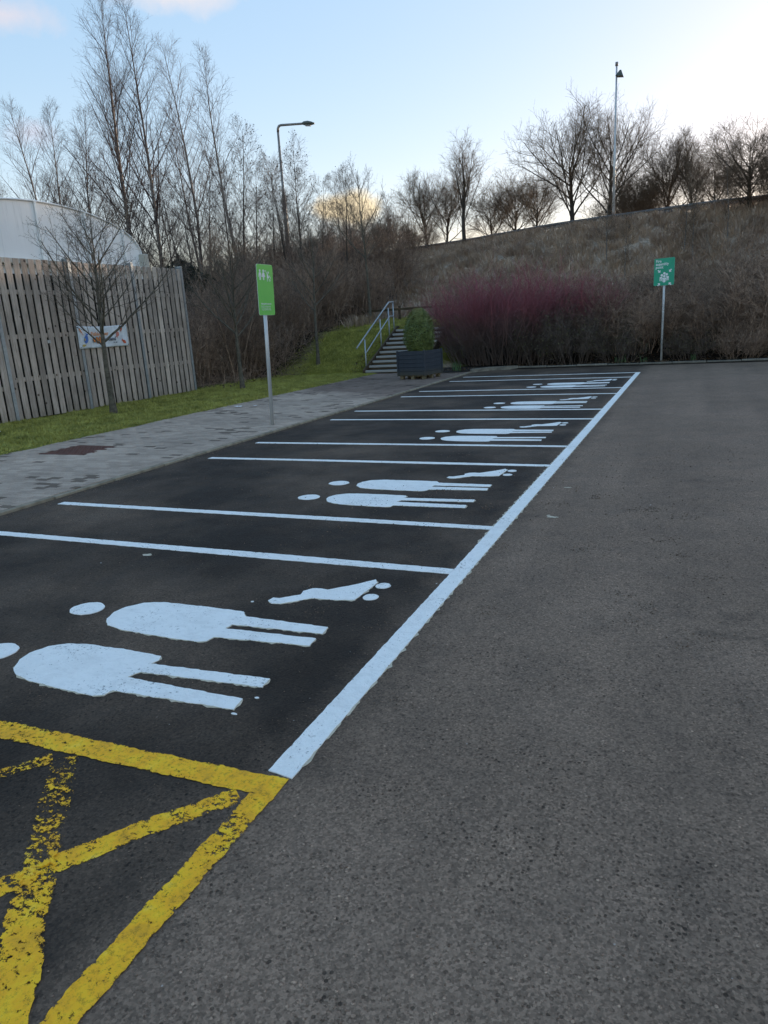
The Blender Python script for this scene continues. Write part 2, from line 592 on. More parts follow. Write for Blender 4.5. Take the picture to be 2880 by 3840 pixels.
def leaf_mat(name, c0, c1, scale=3.0):
    m = Mat(name)
    c = m.ramp(m.noise(m.co(), scale, 4, .7), [(0.3, c0), (0.7, c1)])
    m.base(c).rough(.55).spec(.35)
    return m.m


LEAF_OLIVE = leaf_mat('leaf_olive', (.045, .048, .018), (.16, .135, .055), 6)
LEAF_DEAD = leaf_mat('leaf_dead', (.05, .030, .018), (.15, .090, .045), 8)
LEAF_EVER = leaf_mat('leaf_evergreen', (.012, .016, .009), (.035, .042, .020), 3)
bx = Mat('box_leaf')
x, y, z = bx.sep(bx.co())
c = bx.ramp(bx.noise(bx.co(), 7, 5, .7), [(0.3, (.062, .10, .024)), (0.7, (.19, .235, .055))])
tip = bx.math('MULTIPLY', bx.math('MULTIPLY_ADD', z, 2.2, -1.7, clamp=True), bx.ramp(bx.noise(bx.co(), 4, 3), [(.35, 0.15), (.65, .75)]))
c = bx.mix(tip, c, (.20, .15, .035))
bx.base(c).rough(.5)
BOX_LEAF = bx.m
SHOOT = noisy('daffodil_shoot', (.06, .13, .05), (.12, .20, .08), 6, .5, 0)
GRASS = leaf_mat('grass_blade', (.15, .15, .028), (.50, .47, .11), 2.6)
STRAW = leaf_mat('straw_blade', (.25, .175, .13), (.74, .57, .43), 1.1)
CONE = noisy('alder_cone', (.012, .010, .009), (.03, .024, .02), 9, .9, 0)

# timber, metal, plastics
wd = Mat('weathered_timber')
rn = wd.rnd()
off = wd.n('ShaderNodeCombineXYZ')
wd.l(wd.math('MULTIPLY', rn, 37.0), off.inputs[0])
wd.l(wd.math('MULTIPLY', rn, 11.0), off.inputs[2])
va = wd.n('ShaderNodeVectorMath', operation='ADD')
wd.l(wd.co((1, 1, 1)), va.inputs[0])
wd.l(off.outputs[0], va.inputs[1])
mp = wd.n('ShaderNodeMapping')
mp.inputs['Scale'].default_value = (9, 9, .55)
wd.l(va.outputs[0], mp.inputs[0])
grain = wd.noise(mp.outputs[0], 5, 6, .7, .6)
c = wd.ramp(grain, [(0.28, (.24, .195, .165)), (0.5, (.47, .405, .355)), (0.72, (.62, .555, .50))])
kn = wd.voro(va.outputs[0], 3.6)
c = wd.mix(wd.ramp(kn, [(.07, .9), (.13, 0.0)]), c, (.075, .048, .034))
c = wd.mix(1.0, c, wd.ramp(wd.noise(va.outputs[0], 1.3, 4), [(.3, .72), (.7, 1.2)]), 'MULTIPLY')
c = wd.mix(1.0, c, wd.ramp(rn, [(0, (.72, .70, .68)), (.5, (1.0, .97, .95)), (1, (1.12, 1.08, 1.04))]), 'MULTIPLY')
x, y, z = wd.sep(wd.co(kind='World'))
alg = wd.math('MULTIPLY', wd.math('MULTIPLY_ADD', wd.math('ADD', z, wd.math('MULTIPLY', grain, .5)), -1.7, 1.0, clamp=True), .55)
c = wd.mix(alg, c, (.085, .095, .045))
wd.base(c).rough(.85).spec(.2).bump(grain, .4, .006)
TIMBER = wd.m
GALV = noisy('galvanised_steel', (.30, .33, .35), (.44, .47, .48), 14, .45, .15, 50, spec=.5, metal=.55, rand=.1)
ALU = noisy('grey_aluminium_post', (.50, .52, .53), (.60, .62, .63), 4, .4, 0, metal=.35)
TREADM = Mat('tread_plate')
v = TREADM.co()
dots = TREADM.ramp(TREADM.voro(TREADM.co((1, 1, 1)), 17, rand=0.0), [(.20, .22), (.34, 1.0)])
TREADM.base(TREADM.mix(1.0, (.42, .41, .39), dots, 'MULTIPLY')).rough(.45).metal(.35)
TREADM = TREADM.m
RISER = noisy('riser_timber', (.040, .030, .020), (.12, .085, .05), 5, .9, .4, 30, stretch=(.6, 4, 6), rand=.2)
pl = Mat('planter_paint')
v = pl.co((1, 1, 1))
gr = pl.noise(pl.co((1.4, 1.4, 16)), 3.2, 5, .7)
c = pl.ramp(pl.noise(v, 3, 4), [(.3, (.020, .026, .036)), (.7, (.045, .056, .074))])
c = pl.mix(pl.ramp(gr, [(.66, 0.0), (.72, .7)]), c, (.26, .27, .27))
x, y, z = pl.sep(pl.co(kind='World'))
low = pl.math('MULTIPLY', pl.math('MULTIPLY_ADD', pl.math('ADD', z, pl.math('MULTIPLY', gr, .25)), -4.0, 1.9, clamp=True), .55)
c = pl.mix(low, c, (.10, .085, .04))
pl.base(c).rough(.6).bump(gr, .4, .004)
PLANTER = pl.m
PALLET = noisy('pallet_timber', (.10, .08, .045), (.22, .18, .11), 6, .9, .3, 30, rand=.2)
SIGN_GREEN = noisy('sign_green', (.17, .56, .11), (.19, .60, .12), 3, .4, 0, spec=.4)
SIGN_TEAL = noisy('sign_teal', (.022, .34, .20), (.028, .38, .23), 3, .45, 0, spec=.4)
SIGN_WHITE = noisy('sign_white', (.80, .82, .82), (.86, .87, .87), 3, .5, 0)
POLY = Mat('polythene')
v = POLY.co()
c = POLY.ramp(POLY.noise(POLY.co((1, 1, .6)), 1.3, 5, .6), [(.3, (.86, .86, .85)), (.7, (.95, .95, .94))])
c = POLY.mix(POLY.ramp(POLY.noise(POLY.co((1, 6, .35)), 2.0, 4, .7), [(.55, 0), (.75, .35)]), c, (.34, .35, .34))
POLY.base(c).rough(.5).spec(.4).bump(POLY.noise(v, 2.0, 3), .12, .05)
tl_ = POLY.n('ShaderNodeBsdfTranslucent')
POLY.l(c, tl_.inputs[0])
mx_ = POLY.n('ShaderNodeMixShader')
mx_.inputs[0].default_value = .06
POLY.l(POLY.b.outputs[0], mx_.inputs[1])
POLY.l(tl_.outputs[0], mx_.inputs[2])
POLY.l(mx_.outputs[0], POLY.out.inputs[0])
POLY = POLY.m
RIB = noisy('white_rib', (.90, .90, .88), (.96, .96, .94), 5, .5, 0)
GUTTER = noisy('gutter', (.42, .40, .34), (.56, .54, .48), 6, .6, 0)
RUST = Mat('rusty_iron')
v = RUST.co()
c = RUST.ramp(RUST.noise(v, 9, 5, .7), [(.3, (.075, .030, .020)), (.7, (.16, .062, .040))])
RUST.base(c).rough(.85).bump(RUST.noise(v, 60, 4), .4, .004)
RUST = RUST.m
LAMP_GREY = noisy('lamp_column', (.20, .19, .18), (.30, .29, .27), 5, .5, 0, metal=.3)
LAMP_HEAD = noisy('lamp_head', (.06, .075, .065), (.10, .115, .10), 5, .5, 0)
LAMP_GLASS = noisy('lamp_glass', (.35, .36, .36), (.42, .43, .43), 5, .2, 0)
BARRIER = noisy('barrier_steel', (.09, .09, .09), (.15, .15, .15), 5, .6, 0, metal=.3)
def plain(name, c, rough=.6):
    m = Mat(name)
    f = m.noise(m.co(), 9, 4)
    m.base(m.ramp(f, [(.3, tuple(k * .85 for k in c)), (.7, tuple(min(1, k * 1.12) for k in c))])).rough(rough)
    return m.m
BANNER = plain('banner_white', (.66, .70, .74), .45)
INK_ORANGE, INK_BLUE, INK_NAVY = plain('ink_orange', (.62, .22, .06)), plain('ink_blue', (.07, .17, .50)), plain('ink_navy', (.02, .03, .08))
INK_PINK, INK_YELLOW, INK_RED = plain('ink_pink', (.60, .22, .18)), plain('ink_yellow', (.55, .42, .12)), plain('ink_red', (.55, .10, .04))
LITTER = plain('litter_white', (.75, .76, .78))
GRIT = noisy('grit', (.06, .043, .032), (.30, .21, .155), 45, .9, 0)

# ------------------------------------------------------------------ terrain
YC_X = [-140, -70, -40, -19.4, -11.9, -5.3, 1.7, 8, 20, 80]
YC_Y = [78, 63, 54, 45, 42, 38, 34, 31, 29, 28]


def sm(t):
    t = np.clip(t, 0, 1)
    return t * t * (3 - 2 * t)


def lump(x, y):
    return (np.sin(x * 1.3 + 1.7 * np.sin(y * .9)) * np.cos(y * 1.1 + .8 * np.sin(x * .7)) * .5 + np.sin(x * 3.1 + y * 2.3) * np.sin(y * 2.7 - x * 1.9) * .25)


def terrain(x, y):
    x = np.asarray(x, dtype=float)
    y = np.asarray(y, dtype=float)
    s0 = np.interp(x, [-6.95, -6.2], [20.2, 21.9])
    bank = 1.4 * np.clip((y - s0) / 3.25, 0, 1)
    bank = bank + .04 * sm((y - 20.2) / .4)
    bank = bank + .25 * sm((y - s0 - 3.2) / 2.2)
    yc = np.interp(x, YC_X, YC_Y)
    t = np.clip((y - 25.6) / (yc - 25.6), 0, 1)
    hill = (np.interp(x, [-20, -6, 2, 9], [5.85, 5.75, 5.45, 5.0]) - 1.69) * (1 - (1 - t) ** 1.25) * (.6 + .4 * sm(t * 1.2)) 
    rough = lump(x, y) * .11 * sm((y - 22) / 4) * (1 - sm((y - yc + 1.5) / 1.5))
    cut = ((x > -9.03) & (x < -6.93) & (y < 23.5)) * .34
    return bank + hill + rough - cut


def tz(x, y):
    if y < 20.25:
        return 0.02
    return float(terrain(x, y))


# car park: one sheet out to the horizon
me = py_mesh('car_park', [(-400, -300, 0), (400, -300, 0), (400, 500, 0), (-400, 500, 0)], [(0, 1, 2, 3)])
car_park = obj('car_park', me, mat=ASPHALT, kind='structure', label='dark worn asphalt car park surface')

xs = np.concatenate([np.linspace(-140, -30, 45), np.arange(-29.6, 12, .3), np.linspace(12.5, 80, 40)])
ys = np.concatenate([np.arange(20.3, 46, .25), np.linspace(46.5, 80, 40), np.linspace(85, 320, 15)])
GX, GY = np.meshgrid(xs, ys)
GZ = terrain(GX, GY)
GZ[(GX > -5.3) & (GY < 20.75)] = -.12
V = np.stack([GX, GY, GZ], -1).reshape(-1, 3)
nx, ny = len(xs), len(ys)
I = (np.arange(ny - 1)[:, None] * nx + np.arange(nx - 1)[None, :]).ravel()
F = np.stack([I, I + 1, I + nx + 1, I + nx], -1)
embankment = obj('embankment', np_mesh('embankment', V, F, True), mat=HILL, kind='structure', label='grassy embankment rising behind the car park')

# lawn strip between the fence and the path
def grid_sheet(x0, x1, y0, y1, st, zf):
    X = np.arange(x0, x1 + 1e-6, st)
    Y = np.arange(y0, y1 + 1e-6, st)
    A, B = np.meshgrid(X, Y)
    V = np.stack([A, B, zf(A, B)], -1).reshape(-1, 3)
    I = (np.arange(len(Y) - 1)[:, None] * len(X) + np.arange(len(X) - 1)[None, :]).ravel()
    return V, np.stack([I, I + 1, I + len(X) + 1, I + len(X)], -1)


def lawn_z(A, B):
    return .045 + .025 * lump(A * 1.5, B * 1.4) - .03 * sm((A + 8.62) / .12) + .0 * B


V, F = grid_sheet(-13.4, -8.5, -4, 20.5, .1, lawn_z)
V[:, 0] += np.where(V[:, 0] > -8.55, .03 * np.sin(V[:, 1] * 5.3) + .03 * np.sin(V[:, 1] * 2.1 + 1), 0)
lawn = obj('lawn', np_mesh('lawn', V, F, True), mat=TURF, kind='structure', label='mossy green lawn strip beside the paved path')
V, F = grid_sheet(-40, -13.4, 5, 20.6, 1.0, lambda A, B: .04 + .03 * lump(A, B))
obj('woodland_floor', np_mesh('woodland_floor', V, F, True), mat=SOIL, kind='structure', label='bare soil behind the timber fence')

# planting bed in front of the steps side and along the far kerb
bm = bmesh.new()
f = bm.faces.new([bm.verts.new(p) for p in ((-7.0, 19.75, .05), (-5.35, 19.75, .05), (-5.05, 20.2, .05), (-4.6, 20.8, .05), (-4.6, 21.4, .07), (-7.0, 21.4, .10))])
obj('planting_bed', bm_mesh('planting_bed', bm), mat=SOIL, kind='structure', label='dark soil planting bed behind the planter')

# ------------------------------------------------------------------ paved path
path_base = obj('paved_path', py_mesh('paved_path', [(-8.56, -4, .008), (-5.12, -4, .008), (-5.12, 20.32, .008), (-8.56, 20.32, .008)], [(0, 1, 2, 3)]), mat=JOINT, kind='structure', label='grey block paved path beside the bays')
blk = box_mesh('paving_block', (.196, .096, .05), .004)
rows = []
yy = -1.0
ri = 0
while yy < 20.25:
    xx = -8.55 + (.1 if ri % 2 else 0.0)
    while xx < -5.3:
        rows.append((xx + .1, yy + .05, 1.0))
        xx += .2
    if ri % 2:
        rows.append((-8.50, yy + .05, .5))
        rows.append((-5.20, yy + .05, .5))
    yy += .1
    ri += 1
rngp = random.Random(3)


def inview(x, y, z=0.0):
    d = Vector((x, y, z)) - CAM
    zc = d.dot(fw)
    return abs(d.dot(r2) / zc) < .545 and abs(d.dot(u2) / zc) < .725


rows = [p for p in rows if p[1] > 1.6]
mh = (-7.45, 6.2)      # inspection cover
rows = [p for p in rows if not (abs(p[0] - mh[0]) < .47 and abs(p[1] - mh[1]) < .39)]
rows.sort(key=lambda p: (0 if inview(p[0], p[1]) else 1, (p[0] - CAM.x) ** 2 + (p[1] - CAM.y) ** 2))


def dark_cluster(x, y):
    v = math.sin(x * 2.1 + 1.3 * math.sin(y * 1.7)) + math.sin(y * 3.3 + x * 1.1)
    return v > 1.25


def tone(x, y):
    if rngp.random() < (.30 if dark_cluster(x, y) else .035):
        return rngp.uniform(.005, .09)
    return rngp.uniform(.16, 1.0)


blks = []
for t in range(14):
    m_ = blk.copy()
    m_.name = 'paving_block'
    at = m_.attributes.new('tone', 'FLOAT', 'POINT')
    val = .02 + t * .015 if t < 3 else .2 + (t - 3) * .075
    at.data.foreach_set('value', np.full(len(m_.vertices), val, dtype=np.float32))
    m_.materials.append(PAVER)
    blks.append(m_)
for (x, y, hx) in rows[:300]:
    tt = tone(x, y)
    me = blks[int(tt / .09 * 2.99)] if tt < .1 else blks[3 + int((tt - .16) / .85 * 10.9)]
    obj('paving_block', me, path_base, loc=(x, y, .008 + rngp.uniform(-.0015, .002)), rot=(rngp.uniform(-.006, .006), rngp.uniform(-.006, .006), rngp.uniform(-.008, .008)), scale=(hx * (1 if hx == 1 else .96), 1, 1))
bv = np.array([v.co[:] for v in blk.vertices])
bf = [list(p.vertices) for p in blk.polygons]
q4 = np.array([f for f in bf if len(f) == 4])
q3 = [f for f in bf if len(f) == 3]
PV, TV = [], []
for (x, y, hx) in rows[300:]:
    PV.append(bv * [hx * (1 if hx == 1 else .96), 1, 1] + [x, y, .008 + rngp.uniform(-.002, .003)])
    TV.append(np.full(len(bv), tone(x, y)))
nb = len(PV)
Fq = (q4[None] + (np.arange(nb) * len(bv))[:, None, None]).reshape(-1, 4)
me = np_mesh('paving_blocks', np.concatenate(PV), Fq)
me.attributes.new('tone', 'FLOAT', 'POINT').data.foreach_set('value', np.concatenate(TV).astype(np.float32))
obj('paving_blocks', me, path_base, mat=PAVER, kind='stuff')
edg = box_mesh('edging_stone', (.075, .905, .10), .008)
edg.materials.append(EDGING)
for i in range(24):
    obj('edging_stone', edg, path_base, loc=(-5.105 + rngp.uniform(-.003, .003), -1.5 + i * .915, -.018 + rngp.uniform(-.004, .004)), rot=(0, 0, rngp.uniform(-.004, .004)))
for i in range(24):
    obj('edging_stone', edg, path_base, loc=(-8.59 + rngp.uniform(-.006, .006), -1.5 + i * .915, -.022 + rngp.uniform(-.004, .004)))

# kerb along the planting bed
kerb = empty('kerb', (-5.0, 20.3, 0), kind='structure', label='low concrete kerb along the planting bed')
kst = box_mesh('kerb_stone', (.90, .125, .24), .014, seg=2)
kst.materials.append(KERB)
kpts = [(-5.09, 19.95)]
for (x, y, rz) in [(-4.86, 20.36, R(58)), (-4.25, 20.76, R(12))]:
    obj('kerb_stone', kst, kerb, loc=(x + 5.0, y - 20.3, -.01), rot=(0, 0, rz))
for i in range(16):
    obj('kerb_stone', kst, kerb, loc=(-3.36 + i * .915 + 5.0, 20.86 - 20.3 + .012 * math.sin(i), -.045 + rngp.uniform(-.012, .01)), rot=(0, 0, rngp.uniform(-.01, .01)))

# ------------------------------------------------------------------ painted markings (children of the car park)
rngm = random.Random(11)


def resample(poly, step, jit, closed=True):
    out = []
    n = len(poly)
    ph = [rngm.uniform(0, 6.28) for _ in range(6)]
    acc = 0.0
    for i in range(n if closed else n - 1):
        a, b = Vector(poly[i]).to_2d(), Vector(poly[(i + 1) % n]).to_2d()
        L = (b - a).length
        k = max(1, int(L / step))
        d = (b - a) / max(L, 1e-6)
        nrm = Vector((d.y, -d.x))
        for j in range(k):
            s = acc + L * j / k
            w = math.sin(s * 31 + ph[0]) + .8 * math.sin(s * 67 + ph[1]) + .7 * math.sin(s * 123 + ph[2]) + .6 * rngm.uniform(-1, 1)
            p = a + d * (L * j / k) + nrm * (w * jit * .45 if (j > 0 or L < step * 3) else 0)
            out.append((p.x, p.y))
        acc += L
    return out


def paint_mesh(name, polys, z=.004, step=.03, jit=.004):
    bm = bmesh.new()
    for poly in polys:
        pts = resample(poly, step, jit)
        vs = [bm.verts.new((x, y, z)) for x, y in pts]
        f = bm.faces.new(vs)
        if f.normal.z < 0 or sum(pts[i][0] * pts[(i + 1) % len(pts)][1] - pts[(i + 1) % len(pts)][0] * pts[i][1] for i in range(len(pts))) < 0:
            f.normal_flip()
        lo = [bm.verts.new((x, y, .0006)) for x, y in pts]
        for i in range(len(vs)):
            j = (i + 1) % len(vs)
            bm.faces.new((vs[i], vs[j], lo[j], lo[i]))
    bmesh.ops.recalc_face_normals(bm, faces=list(bm.faces))
    bmesh.ops.triangulate(bm, faces=[f for f in bm.faces if len(f.verts) > 4], quad_method='BEAUTY', ngon_method='EAR_CLIP')
    return bm_mesh(name, bm)


LINE_Y = [18.28, 16.97, 14.44, 13.29, 10.83, 9.65, 7.17, 5.94, 3.40, 2.33]
obj('edge_line', paint_mesh('edge_line', [[(-.058, -.025), (.058, -.04), (.056, 18.33), (-.056, 18.33)]], .0055, .03, .003), car_park, WHITE_PAINT, label='long thick white line along the open side of the bays')
obj('old_edge_line', paint_mesh('old_edge_line', [[(.0, .02), (.064, .0), (.061, 18.3), (.0, 18.3)], [(-.07, 3.0), (-.04, 3.0), (-.04, 12.), (-.066, 12.)]], .0025, .028, .014), car_park, OLD_PAINT, label='faded older paint showing along the white line')
for i, ly in enumerate(LINE_Y):
    xl = -4.80 + rngm.uniform(-.04, .04)
    w_ = .045 + .004 * rngm.random()
    ly2 = ly + rngm.uniform(-.015, .015)
    obj('bay_line', paint_mesh('bay_line', [[(-.06, ly - w_), (-.06, ly + w_), (-1.5, ly + w_ + rngm.uniform(-.012, .012)), (-3.2, ly2 + w_), (xl, ly2 + w_), (xl, ly2 - w_), (-3.2, ly2 - w_), (-1.5, ly - w_ + rngm.uniform(-.012, .012))]], .0045, .03 if ly < 8 else .06, .004), car_park, WHITE_PAINT)


def ell(cx, cy, rx, ry, n=26, rot=0.0):
    o = []
    for i in range(n):
        t = 2 * math.pi * i / n
        x, y = rx * math.cos(t), ry * math.sin(t)
        o.append((cx + x * math.cos(rot) - y * math.sin(rot), cy + x * math.sin(rot) + y * math.cos(rot)))
    return o


ADULT1 = [(-1.80, .27), (-1.88, .32), (-1.94, .41), (-1.955, .49), (-1.92, .585), (-1.83, .65), (-1.72, .675), (-1.40, .685), (-1.18, .675), (-1.155, .63), (-1.175, .585), (-.46, .63), (-.45, .545), (-1.16, .495), (-1.19, .425), (-.48, .42), (-.465, .325), (-1.165, .295), (-1.17, .245), (-1.22, .222), (-1.44, .228), (-1.66, .24)]
ADULT2 = [(-1.80, .925), (-1.88, 1.0), (-1.915, 1.10), (-1.90, 1.19), (-1.83, 1.28), (-1.70, 1.325), (-1.33, 1.335), (-1.08, 1.33), (-1.035, 1.27), (-.465, 1.265), (-.455, 1.175), (-1.045, 1.145), (-1.055, 1.085), (-.46, 1.11), (-.45, 1.02), (-1.045, .965), (-1.055, .91), (-1.10, .885), (-1.3, .882), (-1.65, .893)]
PRAM = [(-1.035, 1.53), (-1.03, 1.585), (-.985, 1.585), (-.88, 1.675), (-.895, 1.74), (-.855, 1.795), (-.80, 1.81), (-.745, 1.80), (-.61, 1.93), (-.51, 2.055), (-.475, 2.0), (-.495, 1.685), (-.60, 1.655), (-.78, 1.64), (-.84, 1.585), (-.93, 1.505), (-.99, 1.495)]
OFFS = [0, 3.65, 7.25, 10.75, 14.5]
for bi, oy in enumerate(OFFS):
    sh = lambda P: [(x + sx, y + oy) for x, y in P]
    sx = (0, .0, -.01, .0, .01)[bi]
    st = .028 if bi < 2 else .05
    jt = .0045 if bi < 2 else .0035
    obj('adult_marking', paint_mesh('adult_marking', [sh(ADULT1), sh(ell(-2.16, .45, .115, .105))], .005, st, jt), car_park, WHITE_PAINT)
    obj('adult_marking', paint_mesh('adult_marking', [sh(ADULT2), sh(ell(-2.14, 1.10, .115, .10))], .005, st, jt), car_park, WHITE_PAINT)
    obj('pushchair_marking', paint_mesh('pushchair_marking', [sh(PRAM), sh(ell(-.415, 1.96, .05, .05)), sh(ell(-.415, 1.755, .05, .05))], .005, st * .7, jt * .7), car_park, WHITE_PAINT)
    if bi < 2:
        old = [[(x * 1.0 + sx + .006, y + oy - .005) for x, y in P] for P in (ADULT1, ADULT2, PRAM)]
        obj('old_marking', paint_mesh('old_marking', old, .0028, .02, .012), car_park, OLD_PAINT)
obj('paint_drip', paint_mesh('paint_drip', [ell(-.44, .295, .016, .007), ell(-1.13, 1.49, .009, .008), ell(-.42, .45, .010, .005)], .004, .01, .003), car_park, WHITE_PAINT)


def wear_strip(name, pts, width, wears, lab=None):
    """long strip with fine quads; a 'wear' value per vertex says how much paint has gone"""
    V, F, Wv = [], [], []
    P = [Vector(p) for p in pts]
    seg = []
    acc = 0
    for i in range(len(P) - 1):
        L = (P[i + 1] - P[i]).length
        k = max(1, int(L / .012))
        for j in range(k):
            seg.append((P[i] + (P[i + 1] - P[i]) * (j / k), (P[i + 1] - P[i]).normalized(), acc + L * j / k))
        acc += L
    seg.append((P[-1], (P[-1] - P[-2]).normalized(), acc))
    NW = 12
    for p, d, s in seg:
        nrm = Vector((d.y, -d.x))
        u = s / acc
        wv = np.interp(u, [q[0] for q in wears], [q[1] for q in wears])
        for j in range(NW + 1):
            e = j / NW * 2 - 1
            jj = (.003 * math.sin(s * 23 + e) + .002 * math.sin(s * 101 + 2 * e) + .002 * rngm.uniform(-1, 1))
            q = p + nrm * (e * width * .5 + jj)
            V.append((q.x, q.y, .0035))
            edge = max(0, abs(e) - .70) / .30
            Wv.append(wv + .07 * edge ** 1.5)
    n = len(seg)
    for i in range(n - 1):
        for j in range(NW):
            a_ = i * (NW + 1) + j
            F.append((a_, a_ + 1, a_ + NW + 2, a_ + NW + 1))
    me = np_mesh(name, V, F)
    me.attributes.new('wear', 'FLOAT', 'POINT').data.foreach_set('value', np.array(Wv, dtype=np.float32))
    o = obj(name, me, car_park, YELLOW, label=lab)
    return o


wear_strip('yellow_hatch_line', [(.05, -.105), (-.6, -.125), (-1.5, -.145), (-3.0, -.15), (-4.9, -.15)], .115, [(0, .38), (.08, .43), (.2, .45), (.3, .49), (1, .52)], 'yellow border line beside the first white figure')
o2 = wear_strip('yellow_hatch_line', [(0, -.165), (0, -.40), (-.002, -.8), (0, -1.5), (0, -4.0)], .10, [(0, .42), (.05, .52), (.09, .46), (.14, .44), (.2, .43), (.3, .45), (1, .46)], 'yellow line running towards the camera')
o2.location.z = .0012
o3 = wear_strip('yellow_hatch_line', [(-.085, -.19), (-.30, -.45), (-.52, -.77), (-.9, -1.30), (-1.4, -2.0)], .095, [(0, .50), (.1, .50), (.2, .46), (.32, .50), (.40, .54), (1, .55)], 'worn yellow diagonal of the hatching')
o3.location.z = -.0012
o4 = wear_strip('yellow_hatch_line', [(-.93, -.22), (-.63, -.58), (-.52, -.71), (-.35, -.92), (-.20, -1.08), (.0, -1.35)], .125, [(0, .575), (.3, .56), (.48, .53), (.55, .50), (.75, .46), (1, .43)], 'broad worn yellow diagonal nearest the camera')
o4.location.z = .0024
o5 = wear_strip('yellow_hatch_line', [(-.98, -.24), (-1.06, -.34), (-1.25, -.58), (-1.6, -1.0)], .085, [(0, .54), (.3, .57), (1, .6)], 'mostly worn away yellow diagonal')
o5.location.z = .0008

obj('paint_splash', paint_mesh('paint_splash', [ell(.36, 3.83, .045, .022, 14), ell(.31, 3.87, .018, .02, 9), ell(.30, 4.92, .035, .018, 9), ell(-2.55, 2.13, .045, .022, 14)], .0022, .012, .014), car_park, OLD_PAINT)
# loose grit on the asphalt
rg = np.random.default_rng(5)
N = 7000
gx = rg.uniform(-4.9, 4.5, N)
gy = -1.5 + 9.0 * rg.random(N) ** 1.6
ncl = 90
kx, ky = rg.uniform(-1.5, 3.2, ncl), -1.4 + 6 * rg.random(ncl) ** 1.4
ki = rg.integers(0, ncl, 2600)
gx[:2600] = kx[ki] + rg.normal(0, .06, 2600)
gy[:2600] = ky[ki] + rg.normal(0, .05, 2600)
gx[2600:3400] = -5.02 + np.abs(rg.normal(0, .05, 800))
gy[2600:3400] = rg.uniform(2, 14, 800)
gs = rg.uniform(.0015, .0042, N) * (1 + .25 * np.maximum(gy, 0))
gs = np.minimum(gs, .008)
ico = np.array([(0, 0, 1.), (.94, 0, .1), (.29, .89, .1), (-.76, .55, .1), (-.76, -.55, .1), (.29, -.89, .1), (0, 0, -.6)])
icf = np.array([(0, 1, 2), (0, 2, 3), (0, 3, 4), (0, 4, 5), (0, 5, 1), (6, 2, 1), (6, 3, 2), (6, 4, 3), (6, 5, 4), (6, 1, 5)])
ang = rg.uniform(0, 6.28, N)
st_ = rg.uniform(.7, 1.3, (N, 1, 3))
Vv = ico[None] * gs[:, None, None] * st_
ca, sa = np.cos(ang)[:, None], np.sin(ang)[:, None]
Vv = np.stack([Vv[:, :, 0] * ca - Vv[:, :, 1] * sa, Vv[:, :, 0] * sa + Vv[:, :, 1] * ca, Vv[:, :, 2] * .8], -1)
Vv += np.stack([gx, gy, gs * .4], -1)[:, None, :]
Fv = (icf[None] + (np.arange(N) * 7)[:, None, None]).reshape(-1, 3)
obj('loose_grit', np_mesh('loose_grit', Vv.reshape(-1, 3), Fv), mat=GRIT, kind='stuff', label='loose grit scattered over the asphalt')

# ------------------------------------------------------------------ inspection cover in the path
cov = empty('inspection_cover', (mh[0], mh[1], .012), R(-3), label='rust brown rectangular iron inspection cover in the paving', cat='manhole cover')
obj('cover_plate', box_mesh('cover_plate', (.80, .64, .02), .003), cov, RUST, loc=(0, 0, .012))
bm = bmesh.new()
for i in range(12):
    for j in range(9):
        box_into(bm, (-.36 + i * .0655, -.28 + j * .07, .024), (.042, .016, .006), R(45) if (i + j) % 2 else R(-45))
obj('raised_studs', bm_mesh('raised_studs', bm), cov, RUST, kind='stuff')
bm = bmesh.new()
for sx_, sy_, cx_, cy_ in ((.93, .055, 0, .352), (.93, .055, 0, -.352), (.055, .65, .435, 0), (.055, .65, -.435, 0)):
    box_into(bm, (cx_, cy_, .008), (sx_, sy_, .024))
obj('cover_frame', bm_mesh('cover_frame', bm), cov, RUST)

# ------------------------------------------------------------------ timber fence
FX = -12.42
fence = empty('timber_fence', (FX, 9.0, 0), label='tall weathered grey timber fence of vertical boards with galvanised posts', cat='fence')
fy = lambda y: y - 9.0
rf = random.Random(21)
bmesh_var = []
for k in range(6):
    bm = bmesh.new()
    Wb = .148 + rf.uniform(-.005, .005)
    Hb = 3.46
    nseg = 8
    for s in range(nseg + 1):
        pass
    box_into(bm, (0, 0, Hb / 2), (.022, Wb, Hb))
    bmesh.ops.bevel(bm, geom=list(bm.edges), offset=.003, segments=1, affect='EDGES')
    bmesh_var.append(bm_mesh('board', bm))
    bmesh_var[-1].materials.append(TIMBER)
posts_y = [4.85, 7.05, 9.2, 11.37, 13.49, 15.50]
yb_ = 4.4
bi = 0
while yb_ < 15.42:
    near_post = min(abs(yb_ - p) for p in posts_y)
    obj('board', bmesh_var[bi % 6], fence, loc=(.062 + rf.uniform(-.003, .003), fy(yb_), (.06 + rf.uniform(-.004, .004))), rot=(rf.uniform(-.004, .004), 0, rf.uniform(-.015, .015)), scale=(1, 1, 1 + rf.uniform(-.002, .002)))
    yb_ += .2035
    bi += 1
for a_, b_ in zip(posts_y[:-1], posts_y[1:]):  # black sheets added behind the rails, standing in for shade between the boards
    obj('gap_shade_sheet', box_mesh('gap_shade_sheet', (.012, b_ - a_ - .02, 3.18), 0), fence, plain('gap_shade_black', (.012, .013, .012), .9), loc=(-.064, fy((a_ + b_) / 2), 1.62))
for a_, b_ in zip(posts_y[:-1], posts_y[1:]):
    L_ = b_ - a_ - .09
    mb = box_mesh('rail', (.095, L_, .095), .004)
    mb.materials.append(TIMBER)
    dzr = rf.uniform(-.10, .10)
    for zr in (.87, 1.8, 2.75):
        obj('rail', mb, fence, loc=(0, fy((a_ + b_) / 2), zr + dzr))
bm = bmesh.new()
box_into(bm, (.088, 0, 1.80), (.012, .085, 3.60))
box_into(bm, (-.088, 0, 1.80), (.012, .085, 3.60))
